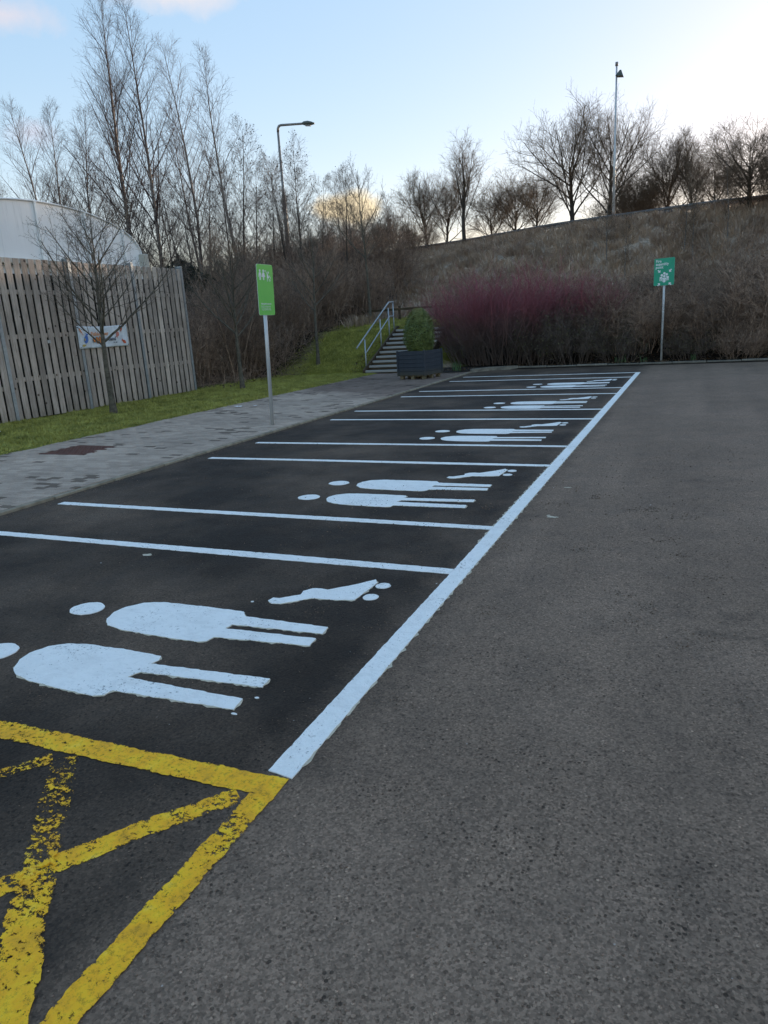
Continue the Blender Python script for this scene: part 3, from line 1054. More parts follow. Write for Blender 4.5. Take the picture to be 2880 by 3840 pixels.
box_into(bm, (0, 0, 1.80), (.164, .010, 3.60))
pm = bm_mesh('post', bm)
pm.materials.append(GALV)
for p in posts_y:
    obj('post', pm, fence, loc=(0, fy(p), 0))
# small notice tacked to a board
obj('small_notice', box_mesh('small_notice', (.003, .09, .07), .001), fence, plain('notice_grey', (.45, .44, .43)), loc=(.076, fy(10.42), 1.72))

# ------------------------------------------------------------------ banner on the fence
ban = empty('banner', (FX + .10, 12.10, 1.77), 0, label='white printed banner with fish pictures tied to the timber fence', cat='banner')
BW, BH = 1.68, .54
NU, NV = 40, 14
V = []
for j in range(NV + 1):
    for i in range(NU + 1):
        u, v_ = i / NU, j / NV
        dz = -.018 * math.sin(math.pi * u) * (v_ - .1) * 1.6
        V.append((.012 + .010 * math.sin(u * 9 + v_ * 4) * v_ * (1 - v_) * 3 + .006 * math.sin(u * 23 - v_ * 6), (u - .5) * BW, (v_ - .5) * BH + dz))
I = [(j * (NU + 1) + i) for j in range(NV) for i in range(NU)]
me = np_mesh('sheet', V, [(i, i + 1, i + NU + 2, i + NU + 1) for i in I], True)
me.materials.append(BANNER)
sheet = obj('sheet', me, ban)
so_ = sheet.modifiers.new('thick', 'SOLIDIFY')
so_.thickness = .002


def flat_poly(name, pts, mat, parent, x=.03, th=.002):
    """flat piece in the Y-Z plane facing +X"""
    bm = bmesh.new()
    f = bm.faces.new([bm.verts.new((x, p[0], p[1])) for p in pts])
    r = bmesh.ops.extrude_face_region(bm, geom=[f])
    bmesh.ops.translate(bm, verts=[g for g in r['geom'] if isinstance(g, bmesh.types.BMVert)], vec=(th, 0, 0))
    bmesh.ops.recalc_face_normals(bm, faces=list(bm.faces))
    bmesh.ops.triangulate(bm, faces=[f for f in bm.faces if len(f.verts) > 4])
    return obj(name, bm_mesh(name, bm), parent, mat)


def text_obj(name, body, size, mat, parent, M, align='LEFT', th=.0012, wide=1.0, spacing=1.0, bold=0.0):
    cu = bpy.data.curves.new(name, 'FONT')
    cu.body = body
    cu.size = size
    cu.align_x = align
    cu.extrude = th
    cu.offset = bold
    cu.space_character = spacing
    cu.resolution_u = 3
    to = bpy.data.objects.new(name, cu)
    COL.objects.link(to)
    dg = bpy.context.evaluated_depsgraph_get()
    me = bpy.data.meshes.new_from_object(to.evaluated_get(dg))
    bpy.data.objects.remove(to)
    bpy.data.curves.remove(cu)
    me.transform(Matrix.Diagonal((wide, 1, 1, 1)))
    me.transform(M)
    me.materials.clear()
    return obj(name, me, parent, mat)


# text lies in local X-Y; turn it to face +X (reading along +Y)
FACE_X = Matrix(((0, 0, 1, 0), (1, 0, 0, 0), (0, 1, 0, 0), (0, 0, 0, 1)))
text_obj('lettering', 'Fishkeeper', .135, INK_ORANGE, sheet, Matrix.Translation((.032, -.44, .025)) @ FACE_X, bold=.0015)
text_obj('lettering', 'Scotland', .135, INK_NAVY, sheet, Matrix.Translation((.032, -.08, -.11)) @ FACE_X, bold=.0015)
text_obj('lettering', '.co.uk', .06, INK_NAVY, sheet, Matrix.Translation((.032, .27, -.175)) @ FACE_X)


def fishp(cy, cz, L_, H_, flip=1, tail=.35, rot=0.0):
    P = []
    for t in np.linspace(-.5, .35, 9):
        P.append((t * L_, H_ * .5 * math.cos((t + .08) * math.pi * .95)))
    P.append((.5 * L_ * (1 + tail * .3), H_ * .42))
    P.append((.5 * L_, 0))
    P.append((.5 * L_ * (1 + tail * .3), -H_ * .42))
    for t in np.linspace(.35, -.5, 9):
        P.append((t * L_, -H_ * .5 * math.cos((t + .08) * math.pi * .95)))
    c_, s_ = math.cos(rot), math.sin(rot)
    return [(cy + flip * (p * c_ - q * s_), cz + p * s_ + q * c_) for p, q in P]


flat_poly('fish_picture', fishp(-.60, -.03, .24, .13, 1, .4, R(70)), INK_BLUE, sheet)
flat_poly('fish_picture', ell(-.655, -.05, .022, .03, 12), INK_YELLOW, sheet, .0325)
for k_, (cy, cz, ry_, rz_) in enumerate(((-.35, -.08, .035, .052), (-.25, -.085, .042, .080), (-.145, -.085, .045, .085))):
    flat_poly('fish_picture', ell(cy, cz, ry_ + .008, rz_ + .008, 16, .2), INK_NAVY, sheet)
    flat_poly('fish_picture', ell(cy, cz, ry_, rz_, 16, .2), INK_ORANGE, sheet, .0325)
flat_poly('fish_picture', fishp(.46, .03, .15, .11, -1, .3, R(-60)), INK_PINK, sheet)
flat_poly('fish_picture', fishp(.66, -.15, .15, .08, -1, .8, R(35)), INK_RED, sheet)
flat_poly('fish_picture', fishp(.62, .17, .16, .05, 1, .5, R(65)), INK_RED, sheet)
flat_poly('fish_picture', fishp(-.74, .14, .20, .035, 1, .4, R(-55)), INK_ORANGE, sheet)
flat_poly('fish_picture', fishp(-.70, -.19, .11, .06, 1, .5, R(5)), INK_YELLOW, sheet)
for ey, ez in ((-.81, .24), (.81, .24), (-.81, -.235), (.81, -.235), (0, .245), (-.4, .245)):
    flat_poly('eyelet', ell(ey, ez, .012, .012, 10), INK_NAVY, sheet, .028)

# ------------------------------------------------------------------ polytunnel roof behind the fence
TX = -13.9
tun = empty('polytunnel', (TX, 12.3, 0), label='white arched polytunnel rising behind the timber fence', cat='polytunnel')
prof = []
for i in range(33):
    t = math.pi * i / 32
    cz_ = math.sin(t)
    prof.append((3.45 * math.cos(t), 4.0 + 1.12 * cz_ ** .92))
n_ = len(prof)
V, F = [], []
xs_ = [0, -.6, -6, -12, -18]
for xq in xs_:
    for p in prof:
        V.append((xq, p[0], p[1]))
for a_ in range(len(xs_) - 1):
    for i in range(n_ - 1):
        F.append((a_ * n_ + i, a_ * n_ + i + 1, (a_ + 1) * n_ + i + 1, (a_ + 1) * n_ + i))
obj('roof_skin', py_mesh('roof_skin', V, F, True), tun, POLY)
V = [(.0, p[0], p[1]) for p in prof] + [(.0, -3.45, 2.0), (.0, 3.45, 2.0)]
bm = bmesh.new()
fc = bm.faces.new([bm.verts.new((v[0] - .02, v[1], v[2])) for v in [(0, 3.45, .0)] + [(0, p[0], p[1]) for p in prof] + [(0, -3.45, .0)]])
bmesh.ops.triangulate(bm, faces=[fc])
obj('gable_sheet', bm_mesh('gable_sheet', bm), tun, POLY)
for sy_ in (-1, 1):
    obj('side_wall', box_mesh('side_wall', (18, .06, 3.98), 0, (-9.02, sy_ * 3.44, 1.99)), tun, POLY)
obj('end_hoop', tube_mesh('end_hoop', [([(0.01, p[0], p[1]) for p in prof], [.02] * n_, 8)]), tun, POLY)
for ry in (-3.0, -1.6, -.18, 1.42, 2.78):
    zt = 4.0 + 1.12 * (1 - (ry / 3.45) ** 2) ** .46 - .01
    obj('rib', box_mesh('rib', (.03, .07, zt - 3.3), .004, (.012, ry, (zt + 3.3) / 2)), tun, RIB)
obj('gutter', box_mesh('gutter', (.22, 6.95, .13), .02, (.10, 0, 3.64)), tun, GUTTER)
for ey in (-3.45, 3.45):
    obj('corner_cap', box_mesh('corner_cap', (.2, .22, .42), .02, (.06, ey, 3.86)), tun, GUTTER)

# ------------------------------------------------------------------ parent and child sign
sg = empty('parent_parking_sign', (-5.50, 8.79, .03), R(-3), label='bright green parking sign with family and pushchair pictograms on a grey post', cat='sign')
sg.rotation_euler = (R(-.5), R(1.9), R(-3))
obj('post', cyl_mesh('post', [(0, 0, -.05), (0, 0, 2.66)], .033, 16), sg, ALU)
bm = bmesh.new()


def rrect(w_, h_, r_, cy=0.0, cz=0.0, n=5):
    o = []
    for (sx_, sz_, a0) in ((1, 1, 0), (-1, 1, 90), (-1, -1, 180), (1, -1, 270)):
        for i in range(n + 1):
            t = R(a0 + 90 * i / n)
            o.append((cy + sx_ * (w_ / 2 - r_) + r_ * math.cos(t), cz + sz_ * (h_ / 2 - r_) + r_ * math.sin(t)))
    return o


PZ = 2.31
pan = flat_poly('panel', rrect(.46, .82, .03, 0, PZ), SIGN_GREEN, sg, .045, .006)
flat_poly('panel_edge', rrect(.466, .826, .033, 0, PZ), SIGN_WHITE, sg, .0435, .0045)
IC = .0515
def icon(pts, par=pan, mt=SIGN_WHITE, x=IC):
    return flat_poly('pictogram', pts, mt, par, x, .0015)
def T(P, cy, cz, s):
    return [(cy + p[0] * s, cz + p[1] * s) for p in P]
zi = PZ + .245
# man, woman (hand in hand) and pushchair; unit is about figure height
MAN = [(-.10, .70), (.10, .70), (.15, .66), (.27, .30), (.21, .27), (.10, .52), (.11, 0), (.015, 0), (.01, .36), (-.01, .36), (-.015, 0), (-.11, 0), (-.10, .52), (-.21, .27), (-.27, .30), (-.15, .66)]
WOM = [(-.09, .70), (.09, .70), (.14, .66), (.29, .31), (.23, .28), (.10, .55), (.20, .27), (.10, .27), (.09, 0), (.015, 0), (.01, .26), (-.01, .26), (-.015, 0), (-.09, 0), (-.10, .27), (-.20, .27), (-.10, .55), (-.23, .28), (-.29, .31), (-.14, .66)]
icon(T(MAN, -.145, zi - .085, .175))
icon(ell(-.145, zi + .062, .021, .023, 14))
icon(T(WOM, -.045, zi - .085, .175))
icon(ell(-.045, zi + .062, .021, .023, 14))
PR = [(-.02, .05), (.0, .36), (.05, .50), (.10, .46), (.30, .14), (.22, .12), (.12, .07), (.06, .10)]
icon(T(PR, .055, zi - .075, .21))
icon([(.012, zi + .070), (.020, zi + .075), (.072, zi + .010), (.064, zi + .004)])
icon([(-.004, zi + .062), (.012, zi + .076), (.020, zi + .075), (.022, zi + .068), (.012, zi + .068), (.003, zi + .050), (-.004, zi + .046)])
icon(ell(.098, zi + .040, .015, .018, 12))
icon([(.118, zi - .012), (.128, zi - .005), (.160, zi - .050), (.152, zi - .060)])
for wy in (.062, .133):
    bm = bmesh.new()
    o_ = [bm.verts.new((IC + .0015, wy + .017 * math.cos(t), zi - .085 + .019 * math.sin(t))) for t in np.linspace(0, 2 * math.pi, 17)[:-1]]
    i_ = [bm.verts.new((IC + .0015, wy + .008 * math.cos(t), zi - .085 + .010 * math.sin(t))) for t in np.linspace(0, 2 * math.pi, 17)[:-1]]
    for k in range(16):
        bm.faces.new((o_[k], o_[(k + 1) % 16], i_[(k + 1) % 16], i_[k]))
    bmesh.ops.recalc_face_normals(bm, faces=list(bm.faces))
    obj('pictogram', bm_mesh('pictogram', bm), pan, SIGN_WHITE)
text_obj('lettering', 'Vehicles parked at owners risk', .030, SIGN_WHITE, pan, Matrix.Translation((IC + .001, -.165, PZ - .235)) @ FACE_X, wide=.78, bold=.0008)
for k, tx in enumerate(('Please make sure you lock your vehicle.', "We can't take responsibility for any loss", 'or damage to your vehicle or its contents.')):
    text_obj('lettering', tx, .021, SIGN_WHITE, pan, Matrix.Translation((IC + .001, -.165, PZ - .272 - k * .029)) @ FACE_X, wide=.80)
for zc in (PZ + .30, PZ - .30):
    obj('clip', box_mesh('clip', (.05, .09, .03), .003, (.018, 0, zc)), sg, GALV)

# ------------------------------------------------------------------ fire assembly sign
fs = empty('fire_assembly_sign', (.42, 21.7, .10), R(-107), label='teal fire assembly point sign on a thin white post in the shrubs', cat='sign')
# local +X is the face direction, local +Y runs to the viewer's right
fs.rotation_euler = (0, 0, R(-90 - 18))
obj('post', cyl_mesh('post', [(0, 0, -.15), (0, 0, 2.75)], .032, 14), fs, noisy('white_post', (.42, .43, .42), (.72, .73, .72), 12, .5, 0, stretch=(1, 1, .5)))
QZ = 2.55
fpan = flat_poly('panel', rrect(.60, .77, .03, 0, QZ), SIGN_TEAL, fs, .04, .005)
flat_poly('panel_edge', rrect(.607, .777, .033, 0, QZ), plain('sign_edge', (.30, .42, .36)), fs, .0385, .004)
IC2 = .0455
for k, tx in enumerate(('Fire', 'assembly', 'point')):
    text_obj('lettering', tx, .112, SIGN_WHITE, fpan, Matrix.Translation((IC2 + .0015, -.255, QZ + .27 - k * .085)) @ FACE_X, bold=.002, wide=.95)
cx0, cz0 = .01, QZ - .18


def icon2(pts):
    return flat_poly('pictogram', pts, SIGN_WHITE, fpan, IC2, .002)


for hx, hz in ((0, .135), (-.075, .085), (.07, .10), (0, .055)):
    icon2(ell(cx0 + hx, cz0 + hz, .036, .036, 16))
BODY = [(-.06, 0), (.06, 0), (.06, -.11), (.042, -.11), (.042, -.04), (.03, -.04), (.03, -.13), (-.03, -.13), (-.03, -.04), (-.042, -.04), (-.042, -.11), (-.06, -.11)]
icon2(T(BODY, cx0, cz0 + .010, 1.0))
icon2([(cx0 - .135, cz0 + .04), (cx0 - .045, cz0 + .04), (cx0 - .07, cz0 + .005), (cx0 - .075, cz0 - .08), (cx0 - .10, cz0 - .08), (cx0 - .105, cz0 - .01), (cx0 - .115, cz0 - .01), (cx0 - .118, cz0 - .08), (cx0 - .135, cz0 - .08)])
icon2([(cx0 + .135, cz0 + .05), (cx0 + .045, cz0 + .05), (cx0 + .07, cz0 + .010), (cx0 + .075, cz0 - .07), (cx0 + .10, cz0 - .07), (cx0 + .105, cz0 + .0), (cx0 + .115, cz0 + .0), (cx0 + .118, cz0 - .07), (cx0 + .135, cz0 - .07)])
ARR = [(0, 0), (-.075, .0), (-.05, .022), (-.085, .058), (-.062, .082), (-.026, .046), (0, .075)]
for ax, az, rr_ in ((-.12, .165, 0), (.135, .165, -90), (.135, -.135, 180), (-.12, -.135, 90)):
    c_, s_ = math.cos(R(rr_)), math.sin(R(rr_))
    icon2([(cx0 + ax + p * c_ - q * s_, cz0 + az + p * s_ + q * c_) for p, q in ARR])

# ------------------------------------------------------------------ steps and handrail
SX0, SX1, SY0 = -9.0, -6.95, 20.36
stairs = empty('staircase', (SX0, SY0, 0), label='flight of outdoor timber steps with silver metal nosings', cat='stairs')
NS, RH, RD = 10, .141, .325
nose = box_mesh('nosing', (SX1 - SX0 - .1, .05, .072), .006)
nose.materials.append(TREADM)
tread = box_mesh('tread', (SX1 - SX0 - .1, RD + .02, .03), .004)
tread.materials.append(noisy('tread_gravel', (.05, .045, .04), (.11, .10, .09), 20, .9, .5, 60))
ris = box_mesh('riser', (SX1 - SX0 - .1, .05, RH), .003)
ris.materials.append(RISER)
cx_ = (SX1 - SX0) / 2
for i in range(NS):
    obj('riser', ris, stairs, loc=(cx_, i * RD + .025, i * RH + RH / 2 - .012))
    obj('nosing', nose, stairs, loc=(cx_, i * RD + .005, (i + 1) * RH - .033))
    obj('tread', tread, stairs, loc=(cx_, i * RD + RD / 2 + .02, (i + 1) * RH - .016))
for sx_ in (.0, SX1 - SX0):
    bm = bmesh.new()
    L_ = NS * RD
    pts = [(-.06, -.06), (-.06, .16), (L_ - .1, NS * RH + .12), (L_ + .1, NS * RH + .12), (L_ + .1, NS * RH - .35)]
    A_ = [bm.verts.new((sx_ - .028, p[0], p[1])) for p in pts]
    B_ = [bm.verts.new((sx_ + .028, p[0], p[1])) for p in pts]
    bm.faces.new(A_)
    bm.faces.new(B_[::-1])
    for k in range(5):
        bm.faces.new((A_[k], B_[k], B_[(k + 1) % 5], A_[(k + 1) % 5]))
    bmesh.ops.recalc_face_normals(bm, faces=list(bm.faces))
    obj('stringer', bm_mesh('stringer', bm), stairs, RISER)
rail = empty('handrail', (-9.1, 20.6, 0), label='galvanised tube handrail along the left of the steps', cat='handrail')
sl_ = RH / RD
for (py_, z0_, z1_) in ((20.78, .03, 1.18), (22.20, .70, 1.82), (23.02, 1.05, 2.20), (23.50, 1.3, 2.40)):
    obj('post', cyl_mesh('post', [(0, py_ - 20.6, z0_ - .3), (0, py_ - 20.6, z1_)], .024, 10), rail, GALV)
obj('top_rail', cyl_mesh('top_rail', [(0, 20.08 - 20.6, .90), (0, 23.02 - 20.6, 2.36), (0, 23.12 - 20.6, 2.40), (0, 23.56 - 20.6, 2.42)], .028, 10), rail, GALV)
obj('middle_rail', cyl_mesh('middle_rail', [(0, 20.80 - 20.6, .70), (0, 23.06 - 20.6, 1.87), (0, 23.16 - 20.6, 1.905), (0, 23.5 - 20.6, 1.91)], .021, 10), rail, GALV)
# low timber rail fence on the terrace above the steps
tf = empty('low_rail_fence', (-9.5, 25.6, tz(-9.5, 25.6)), R(-3), label='low brown timber rail fence above the steps', cat='fence')
for i, px_ in enumerate((-1.8, -.2, 1.4, 3.0)):
    obj('post', box_mesh('post', (.08, .08, .7), .006), tf, RISER, loc=(px_, 0, .2))
for zz_ in (.42,):
    obj('rail', box_mesh('rail', (5.0, .035, .09), .004), tf, RISER, loc=(.6, -.06, zz_))

# ------------------------------------------------------------------ planter and topiary
plt = empty('planter', (-6.10, 18.06, .034), R(-13), label='square dark blue timber planter box beside the steps', cat='planter')
S_ = .94
HB = .70
for side in range(4):
    Mr = Matrix.Rotation(R(90 * side), 4, 'Z')
    nb_ = 6
    bh_ = HB / nb_
    for k in range(nb_):
        me = box_mesh('side_board', (S_ - .05, .025, bh_ - .006), .003)
        me.materials.append(PLANTER)
        o = obj('side_board', me, plt)
        o.matrix_local = Mr @ Matrix.Translation((0, -S_ / 2 + .012 + rf.uniform(-.002, .002), .11 + bh_ * (k + .5)))
    me = box_mesh('corner_post', (.05, .05, HB + .03), .004)
    me.materials.append(PLANTER)
    o = obj('corner_post', me, plt)
    o.matrix_local = Mr @ Matrix.Translation((S_ / 2, -S_ / 2 + .0, .11 + HB / 2))
for k in range(3):
    for q in range(3):
        obj('foot', box_mesh('foot', (.11, .10, .085), .005), plt, PALLET, loc=(-.38 + k * .38, -.38 + q * .38, .0425))
for k in range(5):
    obj('base_board', box_mesh('base_board', (.92, .10, .022), .003), plt, PALLET, loc=(0, -.40 + k * .20, .097))
obj('compost', box_mesh('compost', (S_ - .06, S_ - .06, .06), .01, (0, 0, HB + .05)), plt, SOIL)
# ------------------------------------------------------------------ plants: generators
def leaf_cloud(P, Nn, size, rng, jitter=.9, asp=.55):
    """one quad (diamond) per point, normal roughly Nn"""
    n = len(P)
    Nn = Nn + rng.normal(0, jitter, (n, 3))
    Nn /= np.linalg.norm(Nn, axis=1, keepdims=True) + 1e-9
    A = np.cross(Nn, rng.normal(0, 1, (n, 3)))
    A /= np.linalg.norm(A, axis=1, keepdims=True) + 1e-9
    B = np.cross(Nn, A)
    s = (size * rng.uniform(.6, 1.3, n))[:, None]
    V = np.stack([P - A * s, P + B * s * asp, P + A * s, P - B * s * asp], 1).reshape(-1, 3)
    return V, np.arange(n * 4).reshape(-1, 4)


rt_ = np.random.default_rng(77)
top = empty('topiary_shrub', (-6.08, 18.05, .80), 0, label='clipped egg shaped green topiary bush growing in the blue planter', cat='shrub')
nl = 22000
ph = rt_.uniform(0, 2 * math.pi, nl)
zz_ = rt_.uniform(-.15, 1.0, nl)
zn = np.clip((zz_ + .15) / 1.15, 0, 1)


def toprad(zn):
    return .435 * np.sqrt(np.clip(1 - ((zn - .36) / np.where(zn > .36, .66, .50)) ** 2, 0, 1)) ** 1.05


lumpy = 1 + .05 * np.sin(ph * 5 + zn * 9) + .05 * np.sin(ph * 9 - zn * 17) + .04 * rt_.normal(0, 1, nl)
rad = toprad(zn) * lumpy * (1 - .28 * rt_.random(nl) ** 2.2)
P = np.stack([rad * np.cos(ph), rad * np.sin(ph), -.02 + zn * 1.24 + rt_.normal(0, .012, nl)], -1)
Nn = np.stack([np.cos(ph), np.sin(ph), (zn - .4) * 1.3], -1)
V, F = leaf_cloud(P, Nn, .017, rt_, .6, .6)
obj('foliage', np_mesh('foliage', V, F), top, BOX_LEAF)
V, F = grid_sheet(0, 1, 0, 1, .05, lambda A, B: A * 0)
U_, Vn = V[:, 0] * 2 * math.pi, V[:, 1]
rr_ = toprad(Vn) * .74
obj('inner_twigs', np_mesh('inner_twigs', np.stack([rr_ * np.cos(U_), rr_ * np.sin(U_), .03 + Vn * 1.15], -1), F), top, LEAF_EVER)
obj('stem', cyl_mesh('stem', [(0, 0, -.06), (.01, 0, .3)], [.03, .022], 8), top, BARK)


def walk(rng, p, d, L, n, wig, upw):
    pts = [p]
    st = L / n
    dx, dy, dz = d
    x, y, z = p
    for _ in range(n):
        dx += rng.gauss(0, wig)
        dy += rng.gauss(0, wig)
        dz += rng.gauss(0, wig) + upw
        k = 1.0 / math.sqrt(dx * dx + dy * dy + dz * dz + 1e-12)
        dx, dy, dz = dx * k, dy * k, dz * k
        x, y, z = x + dx * st, y + dy * st, z + dz * st
        pts.append((x, y, z))
    return pts


def perp(d, a):
    dx, dy, dz = d
    if abs(dz) < .9:
        ux, uy, uz = -dy, dx, 0.0
    else:
        ux, uy, uz = 0.0, -dz, dy
    k = 1 / math.sqrt(ux * ux + uy * uy + uz * uz + 1e-12)
    ux, uy, uz = ux * k, uy * k, uz * k
    vx, vy, vz = dy * uz - dz * uy, dz * ux - dx * uz, dx * uy - dy * ux
    c, s = math.cos(a), math.sin(a)
    return (ux * c + vx * s, uy * c + vy * s, uz * c + vz * s)


def grow(seed, stems, levels):
    rng = random.Random(seed)
    out = {'trunk': [], 'crown': []}
    tips = []
    l0 = levels[0]
    cur = []
    for (p, d, L, r) in stems:
        pts = walk(rng, p, d, L, l0['seg'], l0['wig'], l0.get('up', 0))
        n = len(pts)
        e = l0.get('taper', .12)
        fl = l0.get('flare', 0)
        rad = [r * (1 - (1 - e) * (i / (n - 1)) ** l0.get('tp', 1.0)) + (r * fl if i == 0 else 0) for i in range(n)]
        out[l0.get('part', 'trunk')].append((pts, rad, l0['sides']))
        cur.append((pts, rad, L))
    for k, lv in enumerate(levels[1:]):
        nxt = []
        for (pts, rad, L) in cur:
            n = len(pts) - 1
            cnt = lv['n'] if not callable(lv['n']) else lv['n'](L)
            az = rng.uniform(0, 6.28)
            for j in range(cnt):
                t = lv['t0'] + (lv['t1'] - lv['t0']) * ((j + rng.random()) / cnt)
                f = t * n
                i = min(int(f), n - 1)
                f -= i
                a, b = pts[i], pts[i + 1]
                p = tuple(a[q] + (b[q] - a[q]) * f for q in range(3))
                d = tuple(b[q] - a[q] for q in range(3))
                kk = 1 / math.sqrt(sum(q * q for q in d) + 1e-12)
                d = tuple(q * kk for q in d)
                az += 2.4 + rng.uniform(-.5, .5)
                pr = perp(d, az)
                ang = R(rng.uniform(*lv['a']))
                c, s = math.cos(ang), math.sin(ang)
                nd = tuple(d[q] * c + pr[q] * s for q in range(3))
                Lc = lv['len'](t, L) * rng.uniform(.7, 1.25)
                r0 = min((rad[i] + (rad[i + 1] - rad[i]) * f) * .8, max(lv['rmin'], Lc * lv['rr']))
                cp = walk(rng, p, nd, Lc, lv['seg'], lv['wig'], lv.get('up', 0))
                m = len(cp)
                e = lv.get('taper', .35)
                cr = [max(lv['rmin'] * .6, r0 * (1 - (1 - e) * q / (m - 1))) for q in range(m)]
                out[lv.get('part', 'crown')].append((cp, cr, lv['sides']))
                nxt.append((cp, cr, Lc))
                if k == len(levels) - 2:
                    tips.append(cp[-1])
                    if len(cp) > 2:
                        tips.append(cp[len(cp) // 2])
        cur = nxt
    return out, tips


def octa(P, s, rng):
    n = len(P)
    o = np.array([(1, 0, 0), (0, 1, 0), (-1, 0, 0), (0, -1, 0), (0, 0, 1.5), (0, 0, -1.5)], dtype=float)
    f = np.array([(0, 1, 4), (1, 2, 4), (2, 3, 4), (3, 0, 4), (1, 0, 5), (2, 1, 5), (3, 2, 5), (0, 3, 5)])
    V = P[:, None, :] + o[None] * (s * rng.uniform(.6, 1.3, n))[:, None, None]
    return V.reshape(-1, 3), (f[None] + (np.arange(n) * 6)[:, None, None]).reshape(-1, 3)


class Proto:
    """meshes of a plant; place() makes a thing with its own part objects sharing these meshes"""
    def __init__(s, name):
        s.name = name
        s.parts = []

    def add(s, pname, me, mat):
        me.materials.append(mat)
        s.parts.append((pname, me))
        return s

    def place(s, name, x, y, label, cat, group=None, rz=0.0, sc=1.0, zs=None, sink=.05, tilt=(0, 0), z=None):
        e = empty(name, (x, y, (tz(x, y) if z is None else z) - sink), rz, label=label, cat=cat, group=group)
        e.rotation_euler = (tilt[0], tilt[1], rz)
        crown = None
        for pn, me in s.parts:
            o_ = obj(pn, me, crown if (crown and pn in ('cones', 'leaves', 'dead_leaves')) else e, kind='stuff' if pn in ('cones', 'leaves', 'dead_leaves') else None)
            if pn in ('crown', 'twigs'):
                crown = o_
        e.scale = (sc, sc, zs if zs else sc)
        return e


def plant(name, seed, stems, levels, bark, twig, extra=None, p_trunk='trunk', p_crown='crown'):
    out, tips = grow(seed, stems, levels)
    pr = Proto(name)
    if out['trunk']:
        pr.add(p_trunk, tube_mesh(p_trunk, out['trunk']), bark)
    pr.add(p_crown, tube_mesh(p_crown, out['crown'], False), twig)
    pr.tips = np.array(tips)
    pr.out = out
    if extra:
        kind, prob, size, mat, pname = extra
        rg_ = np.random.default_rng(seed)
        P = pr.tips[rg_.random(len(pr.tips)) < prob]
        P = P + rg_.normal(0, .03, P.shape)
        if kind == 'cone':
            V, F = octa(P, size, rg_)
        else:
            V, F = leaf_cloud(P, rg_.normal(0, 1, P.shape), size, rg_)
        pr.add(pname, np_mesh(pname, V, F), mat)
    return pr


UPV = (0.02, 0.01, 1.0)


def birch(seed, H, dens=1.15, spread=.29, twig=TWIG_BIRCH, bark=BIRCH, extra=None, tr=.0085, a1=(26, 44), rmin=.0048):
    return plant('birch', seed, [((0, 0, 0), UPV, H, H * tr)], [
        dict(seg=12, wig=.022, up=.02, sides=7, taper=.06, flare=.25),
        dict(n=int(H * 3.0 * dens), t0=.16, t1=.985, a=a1, len=lambda t, L: H * spread * (1.05 - t) ** .8 * min(1, .45 + 1.6 * t) + .25, rr=.0085, rmin=rmin * 1.2, seg=6, wig=.06, up=.07, sides=4),
        dict(n=10, t0=.15, t1=1, a=(22, 48), len=lambda t, L: L * .42 * (1.15 - .6 * t) + .1, rr=.007, rmin=rmin, seg=4, wig=.09, up=.05, sides=3),
        dict(n=6, t0=.2, t1=1, a=(20, 50), len=lambda t, L: L * .42 + .06, rr=.006, rmin=rmin * .75, seg=2, wig=.10, up=.02, sides=3)],
        bark, twig, extra)


def round_tree(seed, H, wide=.55, n1=15, trunk=.55, t0=.22, twig=TWIG_HILL, extra=None, rmin=.008, a=(25, 62), n2=8, n3=6):
    return plant('tree', seed, [((0, 0, 0), UPV, H * trunk, H * .022)], [
        dict(seg=7, wig=.04, up=.02, sides=8, taper=.45, flare=.3),
        dict(n=n1, t0=t0, t1=1.0, a=a, len=lambda t, L: H * wide * (1.0 - .25 * t), rr=.013, rmin=.012, seg=6, wig=.07, up=.075, sides=5, part='trunk'),
        dict(n=n2, t0=.2, t1=1, a=(22, 50), len=lambda t, L: L * .50 * (1.15 - .55 * t), rr=.010, rmin=rmin * 1.2, seg=5, wig=.09, up=.06, sides=4),
        dict(n=n3, t0=.2, t1=1, a=(22, 52), len=lambda t, L: L * .48 + .05, rr=.009, rmin=rmin, seg=3, wig=.11, up=.05, sides=3),
        dict(n=4, t0=.2, t1=1, a=(20, 50), len=lambda t, L: L * .45 + .05, rr=.008, rmin=rmin * .8, seg=2, wig=.12, up=.04, sides=3)],
        BARK, twig, extra)


def street_tree(seed, H, n1=17, r=.08, spread=.52):
    return plant('street', seed, [((0, 0, 0), (0.01, .03, 1), H, r)], [
        dict(seg=12, wig=.02, up=.02, sides=12, taper=.10, flare=.22, tp=.75),
        dict(n=n1, t0=.37, t1=.93, a=(34, 58), len=lambda t, L: H * spread * (1.25 - .95 * t), rr=.0125, rmin=.008, seg=8, wig=.045, up=.055, sides=6, part='trunk'),
        dict(n=9, t0=.18, t1=1, a=(22, 46), len=lambda t, L: L * .40 * (1.15 - .7 * t) + .05, rr=.010, rmin=.0045, seg=5, wig=.06, up=.07, sides=4),
        dict(n=5, t0=.15, t1=1, a=(25, 55), len=lambda t, L: L * .36 + .04, rr=.012, rmin=.0032, seg=3, wig=.08, up=.05, sides=3),
        dict(n=4, t0=.1, t1=1, a=(40, 70), len=lambda t, L: .035, rr=.09, rmin=.0035, seg=1, wig=.05, up=.02, sides=3, taper=.8)],
        BARK_STREET, TWIG_STREET)


